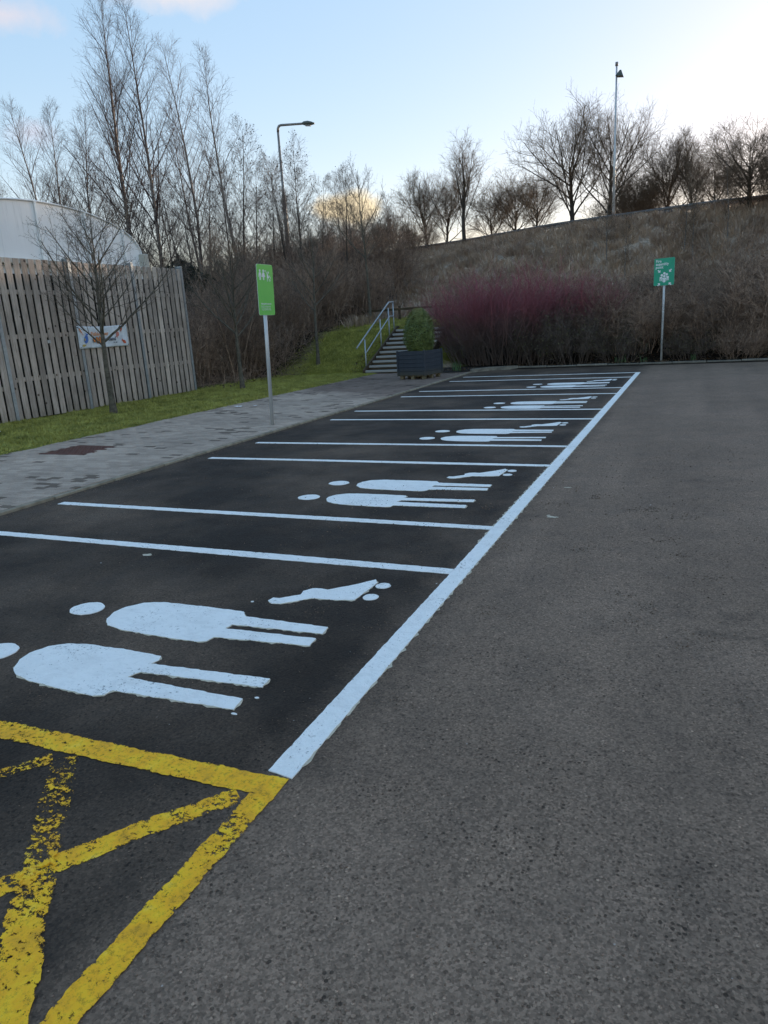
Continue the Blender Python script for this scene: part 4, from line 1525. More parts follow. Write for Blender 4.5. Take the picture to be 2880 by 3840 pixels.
def shrub(name, seed, H, rad, nst, twig, bark=None, n1=6, n2=5, lean=.35, extra=None, rmin=.005, upw=.03, n3=0, ry=None, wig=.07):
    rng = random.Random(seed)
    st = []
    for i in range(nst):
        a_ = rng.uniform(0, 6.28)
        q = math.sqrt(rng.random())
        x, y = math.cos(a_) * rad * q * .55, math.sin(a_) * (ry or rad) * q * .55
        L = H * rng.uniform(.55, 1.0) * (1.05 - .3 * q)
        st.append(((x, y, 0), (x / rad * lean * 1.9 + rng.gauss(0, .12), y / (ry or rad) * lean * 1.9 + rng.gauss(0, .12), 1.0), L, .006 + L * .0045))
    lv = [dict(seg=6, wig=wig, up=upw, sides=4, taper=.3, part='trunk'),
          dict(n=n1, t0=.15, t1=1, a=(15, 45), len=lambda t, L: L * .50 * (1.1 - .6 * t), rr=.006, rmin=rmin, seg=4, wig=.10, up=.05, sides=3),
          dict(n=n2, t0=.1, t1=1, a=(20, 60), len=lambda t, L: L * .45 + .05, rr=.006, rmin=rmin * .8, seg=2, wig=.13, up=.03, sides=3)]
    if n3:
        lv.append(dict(n=n3, t0=.1, t1=1, a=(20, 60), len=lambda t, L: L * .5 + .04, rr=.006, rmin=rmin * .8, seg=2, wig=.13, up=.02, sides=3))
    return plant(name, seed, st, lv, bark or twig, twig, extra, 'stems', 'twigs')


# ------------------------------------------------------------------ street trees in the lawn
st1 = street_tree(101, 4.15, 26, .082, .56)
st1.place('young_tree', -10.74, 10.42, 'bare young tree standing in front of the fish banner', 'tree', 'young trees in the lawn', rz=.6, z=.03)
st2 = street_tree(102, 4.1, 22, .075, .52)
st2.place('young_tree', -10.9, 15.85, 'bare young tree in the lawn just right of the fence end', 'tree', 'young trees in the lawn', rz=1.1, z=.03, tilt=(0, R(-2.5)))
st3 = street_tree(103, 4.6, 14, .07, .40)
st3.place('young_tree', -11.1, 21.0, 'bare young tree on the grass bank between green sign and handrail', 'tree', 'young trees in the lawn', rz=.3)
st3.place('young_tree', -10.75, 25.1, 'bare straight young tree at the top of the bank beside the handrail top', 'tree', 'young trees in the lawn', rz=2.6, zs=1.25, sc=.95)
# ------------------------------------------------------------------ birches and alders behind the fence
B1, B2, B3 = birch(1, 14.5), birch(2, 12.0, spread=.31), birch(3, 11.0, spread=.25, dens=1.1)
A1 = birch(4, 8.2, dens=1.6, spread=.28, twig=TWIG, bark=BARK, extra=('cone', .07, .020, CONE, 'cones'), tr=.009, a1=(35, 60))
A2 = birch(5, 7.2, dens=1.6, spread=.30, twig=TWIG, bark=BARK, extra=('cone', .06, .020, CONE, 'cones'), tr=.009, a1=(35, 60))
GB = 'birches and alders behind the fence'
wood = [
    (B1, 'birch_tree', -23.3, 26.0, 1.00, .2, 'tallest slender bare birch above the right part of the white tunnel', (0, R(-1))),
    (B1, 'birch_tree', -21.7, 26.2, .955, 2.3, 'tall pale trunked birch rising just behind the tunnel end cap', (0, R(-1.5))),
    (B2, 'birch_tree', -19.6, 26.0, .98, 1.2, 'bare birch with narrow top directly above the right end of the fence', (0, 0)),
    (B3, 'birch_tree', -17.5, 26.5, 1.03, 3.0, 'thin sparse birch with open top between fence end and green sign', (0, R(1))),
    (B2, 'birch_tree', -30.2, 27.5, .95, .7, 'bare birch above the far left of the white tunnel', (0, R(-2))),
    (B2, 'birch_tree', -27.6, 28.2, .90, 4.1, 'bare birch behind the tunnel, second from the left edge', (0, R(-1.5))),
    (B2, 'birch_tree', -26.4, 25.0, .86, 2.9, 'bare birch leaning left above the middle of the tunnel', (0, R(-4))),
    (B1, 'birch_tree', -25.2, 28.0, .86, 5.0, 'bare birch half hidden behind the tallest birch', (0, R(-3))),
    (B3, 'birch_tree', -32.5, 26.0, 1.0, 1.6, 'bare birch cut by the left edge of the picture', (0, R(-2))),
    (A1, 'alder_tree', -16.9, 25.5, 1.0, 0.0, 'bare alder with dark cones left of the green sign top', (0, 0)),
    (A2, 'alder_tree', -15.5, 27.0, .95, 1.0, 'bare alder with dark cones just above the green sign', (0, 0)),
    (A1, 'alder_tree', -14.4, 26.5, .90, 2.0, 'bare alder directly right of the leaning lamp column', (0, 0)),
    (A2, 'alder_tree', -12.9, 27.5, .80, 3.3, 'short bare alder in front of the yellow cloud', (0, 0)),
    (A2, 'alder_tree', -18.7, 29.5, .95, 4.4, None, (0, 0)),
    (A1, 'alder_tree', -20.6, 30.0, .9, 5.1, None, (0, 0)),
    (A1, 'alder_tree', -22.6, 31.0, .95, .8, None, (0, 0)),
    (A2, 'alder_tree', -24.6, 30.5, 1.0, 1.9, None, (0, 0)),
    (A1, 'alder_tree', -28.8, 31.0, 1.0, 2.7, None, (0, 0)),
    (A2, 'alder_tree', -31.6, 30.0, 1.05, 3.9, None, (0, 0)),
    (A2, 'alder_tree', -16.6, 30.5, .85, 5.6, None, (0, 0)),
    (A1, 'alder_tree', -34.5, 29.0, 1.05, 4.6, None, (0, 0)),
    (A2, 'alder_tree', -20.3, 23.6, .72, 2.2, None, (0, R(4))),
    (A2, 'alder_tree', -18.2, 22.6, .66, 3.2, None, (0, R(-3))),
    (A1, 'alder_tree', -24.3, 23.5, .8, 3.5, None, (0, R(-4))),
    (A2, 'alder_tree', -15.2, 23.2, .62, 1.5, None, (0, 0)),
    (A2, 'alder_tree', -22.4, 28.4, .98, 1.5, None, (0, R(-2))),
    (A1, 'alder_tree', -19.0, 25.0, .80, 2.5, None, (0, R(2))), 
    (A1, 'alder_tree', -13.9, 30.5, .72, 4.5, None, (0, 0)), 
    (A2, 'alder_tree', -28.0, 24.0, .80, 6.0, None, (0, R(-5))), (A1, 'alder_tree', -33.8, 27.2, .9, .9, None, (0, R(-3))),
    (A2, 'alder_tree', -12.2, 31.5, .62, 1.1, None, (0, 0)), (A2, 'alder_tree', -16.0, 33.5, .75, 2.1, None, (0, 0)), (A1, 'alder_tree', -19.5, 34.0, .8, 3.1, None, (0, 0)),
    (A2, 'alder_tree', -17.0, 28.2, .92, 3.5, None, (0, 0)), (A2, 'alder_tree', -14.6, 28.6, .80, 4.4, None, (0, 0)), (A1, 'alder_tree', -21.4, 24.6, .78, 2.4, None, (0, 0)), (A2, 'alder_tree', -13.4, 25.4, .60, .4, None, (0, 0)),
    (B3, 'birch_tree', -24.4, 25.2, .80, 2.1, 'shorter pale birch stem close beside the tallest birch', (0, R(-5))),
    (B3, 'birch_tree', -20.5, 27.6, .86, 4.1, 'thin birch between the tunnel end cap and the fence end', (0, R(1))),
]
for pr, nm, x_, y_, s_, rz_, lab, tl in wood:
    pr.place(nm, x_, y_, lab or 'slim dark bare alder crowded into the wood behind the fence', 'tree', GB if lab else 'slim alders filling the wood', rz=rz_, sc=s_, tilt=tl)

# thicket between the fence end and the grass bank
TH1 = shrub('thicket', 31, 3.0, 1.5, 34, HEDGE_TWIG, n1=8, n2=7, rmin=.0075, n3=1)
TH2 = shrub('thicket', 32, 2.5, 1.6, 34, HEDGE_TWIG, n1=8, n2=7, rmin=.0075, n3=1, extra=('leaf', .05, .035, LEAF_DEAD, 'dead_leaves'))
rth = random.Random(9)
th = [(-13.7, 16.9, TH2), (-13.3, 18.6, TH1), (-13.0, 20.2, TH2), (-13.4, 21.8, TH1), (-13.2, 23.4, TH2), (-12.6, 24.8, TH1), (-11.9, 26.0, TH2),
      (-15.2, 17.5, TH1), (-15.0, 19.6, TH2), (-15.3, 21.6, TH1), (-14.9, 24.6, TH1), (-14.0, 26.2, TH2), (-17.0, 19.0, TH2), (-17.2, 21.2, TH1), (-17.4, 24.0, TH2), (-16.3, 26.4, TH1), (-12.8, 28.4, TH2), (-15.0, 29.0, TH1), (-18.6, 27.0, TH1), (-19.6, 21.6, TH2), (-20.4, 25.0, TH1)]
for x_, y_, pr in [(-14.2, 30.5, TH1), (-16.6, 31.5, TH2), (-18.8, 30.5, TH1), (-21.0, 29.0, TH2), (-17.8, 26.0, TH1), (-20.0, 27.5, TH2), (-12.0, 30.0, TH1), (-22.6, 26.5, TH1)]:
    pr.place('tall_thicket_shrub', x_, y_, 'tall bare shrub filling the wood behind the thicket', 'shrub', 'tall shrubs in the wood', rz=rth.uniform(0, 6.28), sc=1.1, zs=rth.uniform(1.2, 1.55))
for x_, y_, pr in th:
    pr.place('thicket_shrub', x_, y_, 'dark tangled bare shrub in the thicket between fence end and grass bank', 'shrub', 'thicket shrubs beside the fence', rz=rth.uniform(0, 6.28), sc=rth.uniform(.85, 1.15), zs=rth.uniform(.9, 1.25))
# low tangle and brambles on the floor of the thicket
rr0 = random.Random(40)
pl_ = []
for i in range(5200):
    x_ = rr0.uniform(-21, -12.2)
    y_ = rr0.uniform(15.7, 28)
    if x_ > -12.6 and y_ < 17:
        continue
    z_ = tz(x_, y_)
    d_ = (rr0.gauss(0, .8), rr0.gauss(0, .8), rr0.uniform(.2, 1.2))
    pts = walk(rr0, (x_, y_, z_), d_, rr0.uniform(.4, 1.5), 4, .22, -.10)
    r_ = rr0.uniform(.004, .010)
    pl_.append((pts, [r_, r_, r_ * .8, r_ * .7, r_ * .5], 3))
obj('undergrowth', tube_mesh('undergrowth', pl_, False), mat=HEDGE_TWIG, kind='stuff', label='low tangle of dead brambles under the thicket')

# evergreen bushes
def evergreen(seed, H, rad, n):
    rg_ = np.random.default_rng(seed)
    t = rg_.random(n) ** .8
    ph = rg_.uniform(0, 6.283, n)
    k = rad * np.sin(np.clip(t * .93 + .12, 0, 1) * math.pi) ** .7 * (.55 + .5 * rg_.random(n) ** .5) * (1 + .22 * np.sin(ph * 3 + t * 9) + .15 * np.sin(ph * 7 - t * 13))
    P = np.stack([k * np.cos(ph), k * np.sin(ph), .1 + t * H * (1 + .06 * np.sin(ph * 4))], -1)
    V, F = leaf_cloud(P, np.stack([np.cos(ph), np.sin(ph), t], -1), .07, rg_, .9, .5)
    p = Proto('evergreen')
    p.add('foliage', np_mesh('foliage', V, F), LEAF_EVER)
    p.add('trunk', cyl_mesh('trunk', [(0, 0, -.1), (0, 0, H * .7)], [.09, .03], 8), BARK)
    return p


EV = evergreen(61, 2.6, 1.1, 6500)
EV.place('evergreen_bush', -18.6, 23.4, 'dark evergreen bush behind the right end of the timber fence', 'bush', sc=1.25)

# ------------------------------------------------------------------ trees on the embankment
T1 = round_tree(11, 6.6, .56, 20, n2=9, n3=6, rmin=.0075)
T2 = round_tree(12, 5.0, .52, 18, n2=9, n3=7, a=(18, 55), rmin=.0075)
T3 = round_tree(13, 4.6, .56, 20, trunk=.45, t0=.10, n2=9, n3=6, rmin=.0075)
T4 = round_tree(14, 6.2, .46, 16, trunk=.62, t0=.18, a=(10, 32), n2=7, n3=5)
T5 = shrub('bush', 15, 3.0, 2.2, 26, TWIG_HILL, n1=9, n2=8, rmin=.009, n3=3, lean=.5)
GH = 'bare trees along the embankment top'
hill = [
    (T1, -5.3, 41.3, 1.00, 1.00, 0.4, 'large round crowned bare tree left of the tall lamp column'),
    (T1, -3.3, 40.6, .90, .92, 2.9, 'bare round tree standing right behind the tall lamp column'),
    (T4, -11.6, 41.2, .95, .95, 1.0, 'slender upright bare tree standing alone at the barrier, left of the big tree'),
    (T2, -15.6, 46.0, 1.02, 1.0, 2.0, 'leftmost bare tree on the skyline right of the yellow cloud'),
    (T2, -14.0, 45.2, .88, .90, 5.0, 'small bare tree between the skyline\'s leftmost tree and the slender upright one'),
    (T3, -11.0, 45.5, .90, .90, .3, 'low bare tree just right of the slender upright one'),
    (T3, -9.2, 44.0, .94, .96, 3.6, 'low bushy bare tree midway between slender tree and big round tree'),
    (T3, -7.5, 42.0, .82, .85, 5.5, 'small bare tree tucked under the big round tree\'s left side'),
    (T2, -.5, 41.5, .92, .95, 4.4, 'round bare tree right of the dark dark skyline bush'),
    (T2, .9, 40.5, .80, .80, 1.3, 'smaller round bare tree second from the right edge of the skyline'),
    (T3, -1.9, 43.0, .85, .85, 2.4, 'low bare tree behind the dark skyline bush'),
    (T3, 2.0, 39.5, .80, .72, .9, 'low bare tree next to the big bush at the right edge'),
    (T3, 3.1, 32.6, .92, .80, 2.2, 'broad dense bare tree at the right edge of the picture'),
    (T2, 4.9, 33.2, .85, .66, 4.9, 'bare tree partly cut by the right edge'),
    (T5, -17.2, 40.2, 1.10, 1.05, .3, 'rounded dense bare bush below the yellow cloud'),
    (T5, -19.6, 40.0, .95, .85, 1.9, 'lower rounded bare bush left of the dense bush under the cloud'),
    (T5, -14.6, 41.2, .85, .72, 3.1, 'low bare bush right of the dense bush under the cloud'),
    (T5, -22.5, 41.0, .9, .8, 4.2, 'bare bush at the foot of the leaning lamp column'),
    (T5, -1.6, 41.0, .95, 1.05, 5.2, 'dense dark bush on the skyline right of the tall lamp column'),
    (T5, 3.9, 32.2, .9, .75, 1.4, 'dense low bush at the foot of the right edge tree'),
    (T5, -3.0, 44.0, 1.0, .8, 2.2, 'dense low bush in the gap behind the tall lamp column'),
]
for pr, x_, y_, s_, zs_, rz_, lab in hill:
    pr.place('bush' if pr is T5 else 'bare_tree', x_, y_, lab, 'bush' if pr is T5 else 'tree', GH, rz=rz_, sc=s_, zs=zs_ * 1.02)
SAP = birch(16, 3.6, dens=1.1, spread=.22, twig=TWIG_HILL, bark=noisy('pale_sapling', (.10, .09, .08), (.20, .18, .16), 6, .9, 0), tr=.008, rmin=.005)
for x_, y_, s_, rz_, lab in ((.75, 29.6, .95, .4, 'thin pale sapling on the slope left of the fire sign'), (1.1, 29.0, .8, 2.0, 'thin pale sapling on the slope above the fire sign'),
                             (-2.2, 30.2, 1.0, 1.2, 'leaning bare sapling on the slope below the tall lamp column'), (-1.3, 28.4, .7, 3.0, 'short bare sapling on the slope between red shrub and fire sign'),
                             (2.3, 30.0, .9, 5.0, 'bare sapling on the slope at the foot of the right edge tree')):
    SAP.place('sapling', x_, y_, lab, 'tree', 'saplings on the slope', rz=rz_, sc=s_, tilt=(R(rz_ - 2), R(3 - rz_)))
BR = shrub('bramble', 17, 1.2, 1.2, 16, HEDGE_TWIG, n1=7, n2=6, lean=.9, rmin=.006, upw=-.06)
rbr = random.Random(5)
for x_, y_, lab in ((-7.4, 29.5, 'dark bramble patch on the slope above the topiary'), (-4.0, 28.0, 'dark bramble patch on the slope behind the red shrub'), (1.8, 27.5, 'bramble patch on the slope right of the fire sign'), (-.2, 27.0, 'bramble patch on the slope left of the fire sign'),
                    (3.4, 28.8, 'bramble patch below the right edge tree'), (-10.5, 31.5, 'bramble patch on the slope above the low rail fence'),
                    (-2.2, 33.5, 'bramble patch high on the slope below the tall lamp column'), (-6.5, 33.5, 'bramble patch high on the slope below the large round tree'), (.4, 31.2, 'bramble patch high on the slope above the fire sign'),
                    (2.4, 29.2, 'bramble patch on the slope right above the fire sign'), (-9.0, 36.0, 'bramble patch just under the barrier, left of the large round tree'), (-5.0, 30.8, 'bramble patch midway up the slope above the red shrub')):
    BR.place('bramble', x_, y_, lab, 'bramble', 'brambles on the slope', rz=rbr.uniform(0, 6), sc=rbr.uniform(.9, 1.3))

# ------------------------------------------------------------------ shrubs in the far bed
DW = shrub('dogwood', 41, 3.3, 2.9, 190, DOGWOOD, n1=7, n2=6, lean=.46, rmin=.0055, ry=1.0, upw=.04, wig=.13)
DW.place('dogwood_shrub', -4.85, 22.15, 'large purple red stemmed shrub behind the planter', 'shrub', rz=0, sc=1.0, zs=1.0)
DW.place('dogwood_shrub', -2.5, 22.75, 'smaller purple stemmed shrub merging into the hedge right of the large red one', 'shrub', rz=2.9, sc=.72, zs=.82)
H1 = shrub('hedge', 42, 2.5, 1.5, 46, HEDGE_TWIG, n1=8, n2=7, rmin=.0075, n3=1, extra=('leaf', .05, .03, LEAF_DEAD, 'dead_leaves'))
H2 = shrub('hedge', 43, 2.3, 1.5, 46, HEDGE_TWIG, n1=8, n2=7, rmin=.0075, n3=1)
H3 = shrub('hedge', 44, 1.7, 1.2, 34, TWIG, n1=7, n2=6, rmin=.005, n3=2, extra=('leaf', .24, .028, LEAF_OLIVE, 'leaves'), lean=.5)
H3.place('leafy_shrub', -3.3, 21.75, 'low shrub with small olive leaves in front of the red shrub', 'shrub', sc=1.0)
H3.place('leafy_shrub', -2.2, 21.9, 'low olive leaved shrub at the right foot of the red shrub', 'shrub', rz=2.0, sc=.95, zs=1.1)
hg = [(-1.6, 22.9, H1, 1.0), (-.5, 22.5, H2, .95), (.6, 23.0, H1, 1.0), (1.7, 22.6, H2, 1.0), (2.8, 22.8, H1, 1.05), (3.9, 22.6, H2, 1.05), (5.0, 22.8, H1, 1.05), (6.2, 22.7, H2, 1.05),
      (-1.0, 24.4, H2, 1.0), (.3, 24.6, H1, .95), (1.6, 24.4, H2, 1.0), (3.0, 24.6, H1, 1.15), (4.4, 24.4, H2, 1.15), (-2.6, 23.8, H1, 1.05), (-.9, 21.9, H3, .8), (1.2, 21.9, H3, .75), (2.6, 21.8, H2, .62), (-6.5, 24.6, H2, .9), (-5.2, 25.0, H1, .9), (-3.9, 25.0, H2, .9)]
HL = {0: 'bare brown hedge shrub just right of the red stemmed shrub', 1: 'bare brown hedge shrub just left of the fire sign post', 2: 'bare brown hedge shrub directly behind the fire sign post',
      3: 'bare brown hedge shrub immediately right of the fire sign post', 4: 'second bare hedge shrub right of the fire sign post', 5: 'third bare hedge shrub right of the fire sign, at the picture edge',
      14: 'low leafy shrub at the kerb left of the fire sign post', 15: 'low leafy shrub at the kerb right of the fire sign post', 16: 'small bare shrub at the kerb near the right picture edge'}
for i, (x_, y_, pr, s_) in enumerate(hg):
    pr.place('hedge_shrub', x_, y_, HL.get(i, 'brown bare twiggy shrub in the rear of the hedge along the far kerb'), 'shrub', 'hedge shrubs along the far kerb', rz=i * 1.7, sc=s_, zs=s_ * (.86 if y_ < 24 else .74) * (1 + .13 * math.sin(i * 2.3)))

# daffodil shoots
rsh = random.Random(15)
def shoots(x, y, n, h, lab):
    e = empty('daffodil_shoots', (x, y, tz(x, y) if y > 20.3 and x > -4.5 else .06), 0, label=lab, cat='plant')
    for k in range(n):
        d_ = (rsh.gauss(0, .16), rsh.gauss(0, .16), 1)
        px_, py_ = rsh.gauss(0, .07), rsh.gauss(0, .05)
        hh = h * rsh.uniform(.6, 1.0)
        a_ = rsh.uniform(0, 3.14)
        wv = Vector((math.cos(a_), math.sin(a_), 0)) * .009
        V = []
        for t in (0, .5, .85, 1.0):
            c_ = Vector((px_ + d_[0] * t * hh + .25 * d_[0] * t * t * hh, py_ + d_[1] * t * hh, t * hh - .02))
            wq = wv * (1 if t < .8 else (.7 if t < .95 else .05))
            th_ = Vector((-wv.y, wv.x, 0)) * .25
            V += [c_ - wq, c_ + th_, c_ + wq]
        F = []
        for s_ in range(3):
            for q in range(2):
                F.append((s_ * 3 + q, s_ * 3 + q + 1, s_ * 3 + q + 4, s_ * 3 + q + 3))
        obj('leaf', py_mesh('leaf', V, F), e, SHOOT)
    return e


shoots(-5.62, 20.05, 22, .34, 'clump of green daffodil shoots right of the planter')
shoots(-.75, 21.45, 12, .30, 'daffodil shoots left of the fire sign post')
shoots(-.05, 21.5, 8, .24, 'small daffodil shoots nearest the fire sign post')
shoots(1.35, 21.5, 9, .26, 'daffodil shoots right of the fire sign post')

# leaf litter in the beds and thicket edge
rl = np.random.default_rng(8)
n = 2600
lx = np.concatenate([rl.uniform(-4.5, 6.5, 1500), rl.uniform(-13.6, -11.6, 700), rl.uniform(-9.6, -9.1, 150), rl.uniform(-6.9, -5.2, 250)])
ly = np.concatenate([rl.uniform(20.95, 22.6, 1500), rl.uniform(15.8, 25, 700), rl.uniform(20.3, 22.5, 150), rl.uniform(19.8, 21.2, 250)])
lz = np.array([tz(a_, b_) for a_, b_ in zip(lx, ly)]) + .02 + .03 * rl.random(n) + np.where(ly < 20.3, .04, 0)
V, F = leaf_cloud(np.stack([lx, ly, lz], -1), np.tile([[0, 0, 1.0]], (n, 1)), .035, rl, .5, .6)
obj('leaf_litter', np_mesh('leaf_litter', V, F), mat=LEAF_DEAD, kind='stuff', label='brown fallen leaves in the beds')

# ------------------------------------------------------------------ grass
def blades(x, y, z, h, w_, lean, rng, seg2=True, dirn=None):
    n = len(x)
    a_ = rng.uniform(0, 6.283, n)
    wv = np.stack([np.cos(a_), np.sin(a_), np.zeros(n)], -1) * (w_ * rng.uniform(.7, 1.3, n))[:, None]
    ln = np.stack([rng.normal(0, 1, n), rng.normal(0, 1, n), np.zeros(n)], -1) * (lean * h)[:, None]
    if dirn is not None:
        ln = ln + np.asarray(dirn) * h[:, None]
    base = np.stack([x, y, z], -1)
    if not seg2:
        top_ = base + ln + np.stack([np.zeros(n), np.zeros(n), h], -1)
        V = np.stack([base - wv, base + wv, top_], 1).reshape(-1, 3)
        return V, np.arange(n * 3).reshape(-1, 3)
    mid = base + ln * .35 + np.stack([np.zeros(n), np.zeros(n), h * .7], -1)
    top_ = base + ln * 1.15 + np.stack([np.zeros(n), np.zeros(n), h * .85], -1)
    V = np.stack([base - wv, base + wv, mid + wv * .8, mid - wv * .8, top_, top_], 1)[:, :5].reshape(-1, 3)
    k = (np.arange(n) * 5)[:, None]
    F = np.concatenate([k + np.array([[0, 1, 2]]), k + np.array([[0, 2, 3]]), k + np.array([[3, 2, 4]])])
    return V, F


rgx = np.random.default_rng(2)
n = 120000
x_ = rgx.uniform(-12.6, -8.47, n)
y_ = 5.0 + 15.4 * rgx.random(n)
keep = ~((np.hypot(x_ + 10.74, y_ - 10.42) < .10))
x_, y_ = x_[keep], y_[keep]
z_ = lawn_z(x_, y_)
pat = .6 + .8 * (lump(x_ * 2.2, y_ * 2.0) > -.1) * rgx.random(len(x_))
V, F = blades(x_, y_, z_ - .004, .046 * pat * rgx.uniform(.4, 1.5, len(x_)), .0065, .65, rgx, False)
obj('lawn_grass', np_mesh('lawn_grass', V, F), mat=GRASS, kind='stuff', label='short mossy lawn grass beside the path')
n = 60000
x_ = rgx.uniform(-13.4, -6.9, n)
y_ = rgx.uniform(20.4, 26.2, n)
keep = (x_ < -9.2) | (y_ > 23.8)
bnd = np.interp(y_, [20, 22, 24, 26], [-12.6, -12.2, -11.8, -12.4])
keep &= x_ > bnd + rgx.normal(0, .35, n)
x_, y_ = x_[keep], y_[keep]
V, F = blades(x_, y_, terrain(x_, y_) - .005, .055 * rgx.uniform(.5, 1.5, len(x_)), .007, .5, rgx, False)
obj('bank_grass', np_mesh('bank_grass', V, F), mat=GRASS, kind='stuff', label='green grass on the bank beside the steps')
# dry tussocks on the slope: clumps of long bent blades
nc = 4300
cx_ = rgx.uniform(-21, 9, nc)
cy_ = 24.6 + rgx.random(nc) * (np.interp(cx_, YC_X, YC_Y) + .8 - 24.6)
keep = ~((cx_ < -11.5) & (cy_ < 33) & (rgx.random(nc) < .8))
keep &= ~((cx_ > -10.5) & (cx_ < -6.5) & (cy_ < 25.9))
cx_, cy_ = cx_[keep], cy_[keep]
nc = len(cx_)
per = 34
ra = rgx.uniform(0, 6.283, nc * per)
rq = rgx.random(nc * per) ** .6 * np.repeat(rgx.uniform(.10, .30, nc), per)
ox, oy_ = np.cos(ra) * rq, np.sin(ra) * rq
bx_, by_ = np.repeat(cx_, per) + ox, np.repeat(cy_, per) + oy_
hh = np.repeat(rgx.uniform(.18, .55, nc), per) * rgx.uniform(.6, 1.2, nc * per)
swirl = np.repeat(rgx.uniform(-1, 1, nc), per)
dirv = np.stack([ox * 3.4 + swirl * .5, oy_ * 3.4 - .35, np.zeros(nc * per)], -1)
V, F = blades(bx_, by_, terrain(bx_, by_) - .02, hh, .010, .22, rgx, True, dirv)
obj('tussock_grass', np_mesh('tussock_grass', V, F), mat=STRAW, kind='stuff', label='dry straw coloured tussock grass over the embankment')

# ------------------------------------------------------------------ lamp columns
lamp = empty('street_lamp', (-22.9, 40.0, tz(-22.9, 40)), 0, label='tall lamp column with a bent arm rising out of the left wood', cat='street lamp')
lz0 = tz(-22.9, 40)
tp_ = 13.75 - lz0
obj('column', cyl_mesh('column', [(0, 0, -.3), (0, 0, tp_ * .55), (.0, 0, tp_ * .55 + .05), (.0, 0, tp_ - .35)], [.15, .12, .085, .07], 12), lamp, LAMP_GREY)
arm = [(0, 0, tp_ - .36), (.02, 0, tp_ - .16), (.10, .02, tp_ - .03), (.22, .05, tp_), (1.60, .35, tp_ - .06)]
obj('arm', cyl_mesh('arm', arm, [.08, .08, .076, .07, .065], 10), lamp, LAMP_GREY)
def lamp_head(parent, loc, rz, sc=1.0, tilt=0):
    bm = bmesh.new()
    secs = [(-.10, .05, .05), (.02, .12, .12), (.25, .16, .15), (.48, .15, .11), (.66, .07, .05)]
    rings = []
    for (x, w_, h_) in secs:
        ring = []
        for k in range(10):
            t = 2 * math.pi * k / 10
            ring.append(bm.verts.new((x * sc, w_ * math.cos(t) * sc, (h_ * math.sin(t) if math.sin(t) > 0 else h_ * .7 * math.sin(t)) * sc)))
        rings.append(ring)
    for a_, b_ in zip(rings[:-1], rings[1:]):
        for k in range(10):
            bm.faces.new((a_[k], a_[(k + 1) % 10], b_[(k + 1) % 10], b_[k]))
    bm.faces.new(rings[0][::-1])
    bm.faces.new(rings[-1])
    bmesh.ops.recalc_face_normals(bm, faces=list(bm.faces))
    h = obj('lamp_head', bm_mesh('lamp_head', bm, True), parent, LAMP_HEAD, loc=loc, rot=(0, tilt, rz))
    obj('lens', box_mesh('lens', (.34 * sc, .2 * sc, .05 * sc), .015, (.28 * sc, 0, -.105 * sc)), h, LAMP_GLASS)
    return h
lamp_head(lamp, (1.62, .355, tp_ - .06), R(12), 1.05, R(6))
lz2 = tz(-2.85, 38.6)
lamp2 = empty('street_lamp', (-2.85, 38.6, lz2), 0, label='tall straight lamp column on the embankment crest with a side lantern', cat='street lamp')
tp2 = 13.1 - lz2
obj('column', cyl_mesh('column', [(0, 0, -.3), (0, 0, tp2 * .5), (0, 0, tp2 * .5 + .04), (0, 0, tp2)], [.075, .062, .050, .042], 12), lamp2, ALU)
bm = bmesh.new()
for x, w_, h_ in ():
    pass
obj('lamp_head', bm_mesh('lamp_head', (lambda b: (bmesh.ops.create_cone(b, cap_ends=True, segments=4, radius1=.26, radius2=.05, depth=.28, matrix=Matrix.Translation((.10, 0, 0)) @ Matrix.Rotation(R(45), 4, 'Z')), b)[1])(bmesh.new())), lamp2, LAMP_HEAD, loc=(.06, .05, tp2 - .32), rot=(0, R(8), 0))
obj('cap', cyl_mesh('cap', [(0, 0, tp2), (0, 0, tp2 + .16)], [.075, .07], 10), lamp2, LAMP_GREY)

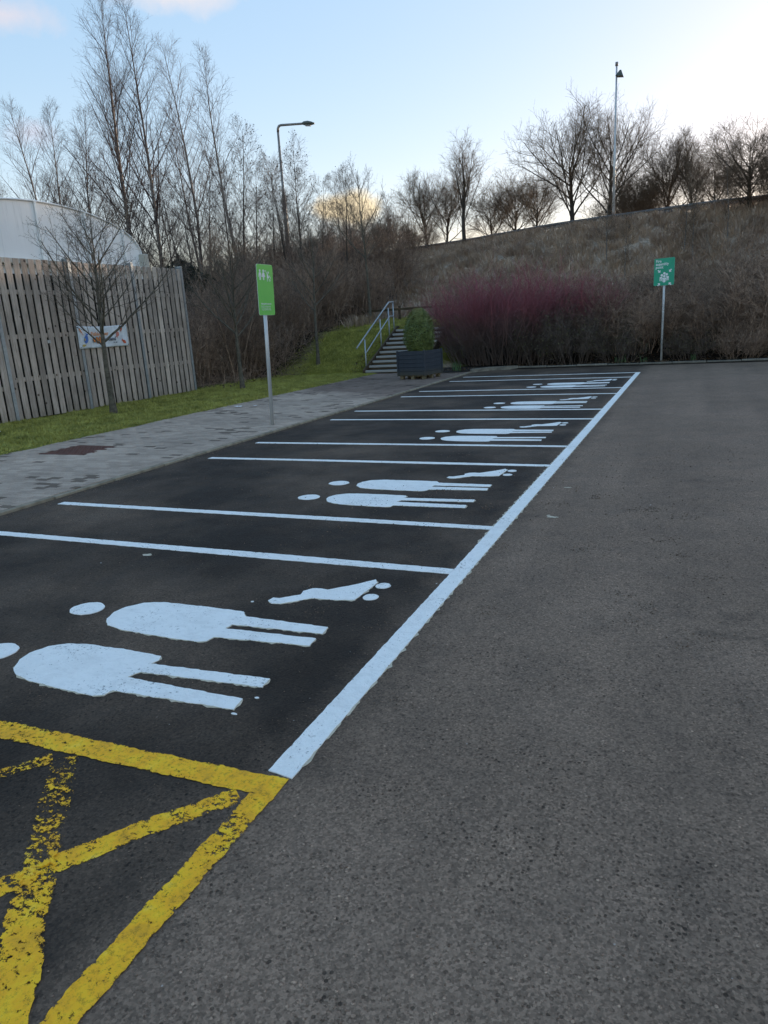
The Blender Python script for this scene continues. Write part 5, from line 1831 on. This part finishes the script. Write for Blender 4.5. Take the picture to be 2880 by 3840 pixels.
# ------------------------------------------------------------------ crash barrier along the crest
bar = empty('crash_barrier', (-8, 40, 6.3), 0, label='long dark steel crash barrier along the embankment crest', cat='barrier')
bp = []
for x in np.arange(-34, 14, 1.2):
    yq = float(np.interp(x, YC_X, YC_Y)) + .9
    bp.append((x, yq, tz(x, yq)))
V, F = [], []
secp = [(-.02, .16), (.03, .12), (.03, .06), (-.01, .02), (.03, -.02), (.03, -.08), (-.02, -.12), (-.04, -.12), (-.01, -.08), (-.01, -.04), (-.05, .02), (-.01, .08), (-.01, .12), (-.04, .16)]
for i, p in enumerate(bp):
    for (dy, dz) in secp:
        V.append((p[0] + 8, p[1] - 40 - dy, p[2] - 6.3 + .42 + dz))
ns_ = len(secp)
for i in range(len(bp) - 1):
    for k in range(ns_):
        F.append((i * ns_ + k, i * ns_ + (k + 1) % ns_, (i + 1) * ns_ + (k + 1) % ns_, (i + 1) * ns_ + k))
obj('beam', py_mesh('beam', V, F), bar, BARRIER)
pm = box_mesh('post', (.06, .10, .70), .004)
pm.materials.append(BARRIER)
for i in range(0, len(bp), 2):
    obj('post', pm, bar, loc=(bp[i][0] + 8, bp[i][1] - 40 + .10, bp[i][2] - 6.3 + .20))

# ------------------------------------------------------------------ litter
for x_, y_, s_, rz_, lab, z_ in ((-8.05, 11.45, .09, .4, 'white scrap of litter on the path near the lawn edge', .04), (-7.7, 11.6, .05, 1.4, 'small white scrap of litter on the paving', .04), (-10.9, 7.5, .07, .9, 'pale crumpled litter on the lawn before the fence', .09)):
    bm = bmesh.new()
    g_ = bmesh.ops.create_grid(bm, x_segments=5, y_segments=4, size=.5)
    for v in bm.verts:
        v.co = Vector((v.co.x * s_ * 1.8, v.co.y * s_, s_ * .22 * abs(math.sin(v.co.x * 9 + v.co.y * 5))))
    r_ = bmesh.ops.extrude_face_region(bm, geom=list(bm.faces))
    bmesh.ops.translate(bm, verts=[q for q in r_['geom'] if isinstance(q, bmesh.types.BMVert)], vec=(0, 0, .003))
    obj('paper_scrap', bm_mesh('paper_scrap', bm), None, LITTER, loc=(x_, y_, z_), rot=(0, 0, rz_), label=lab, cat='litter')
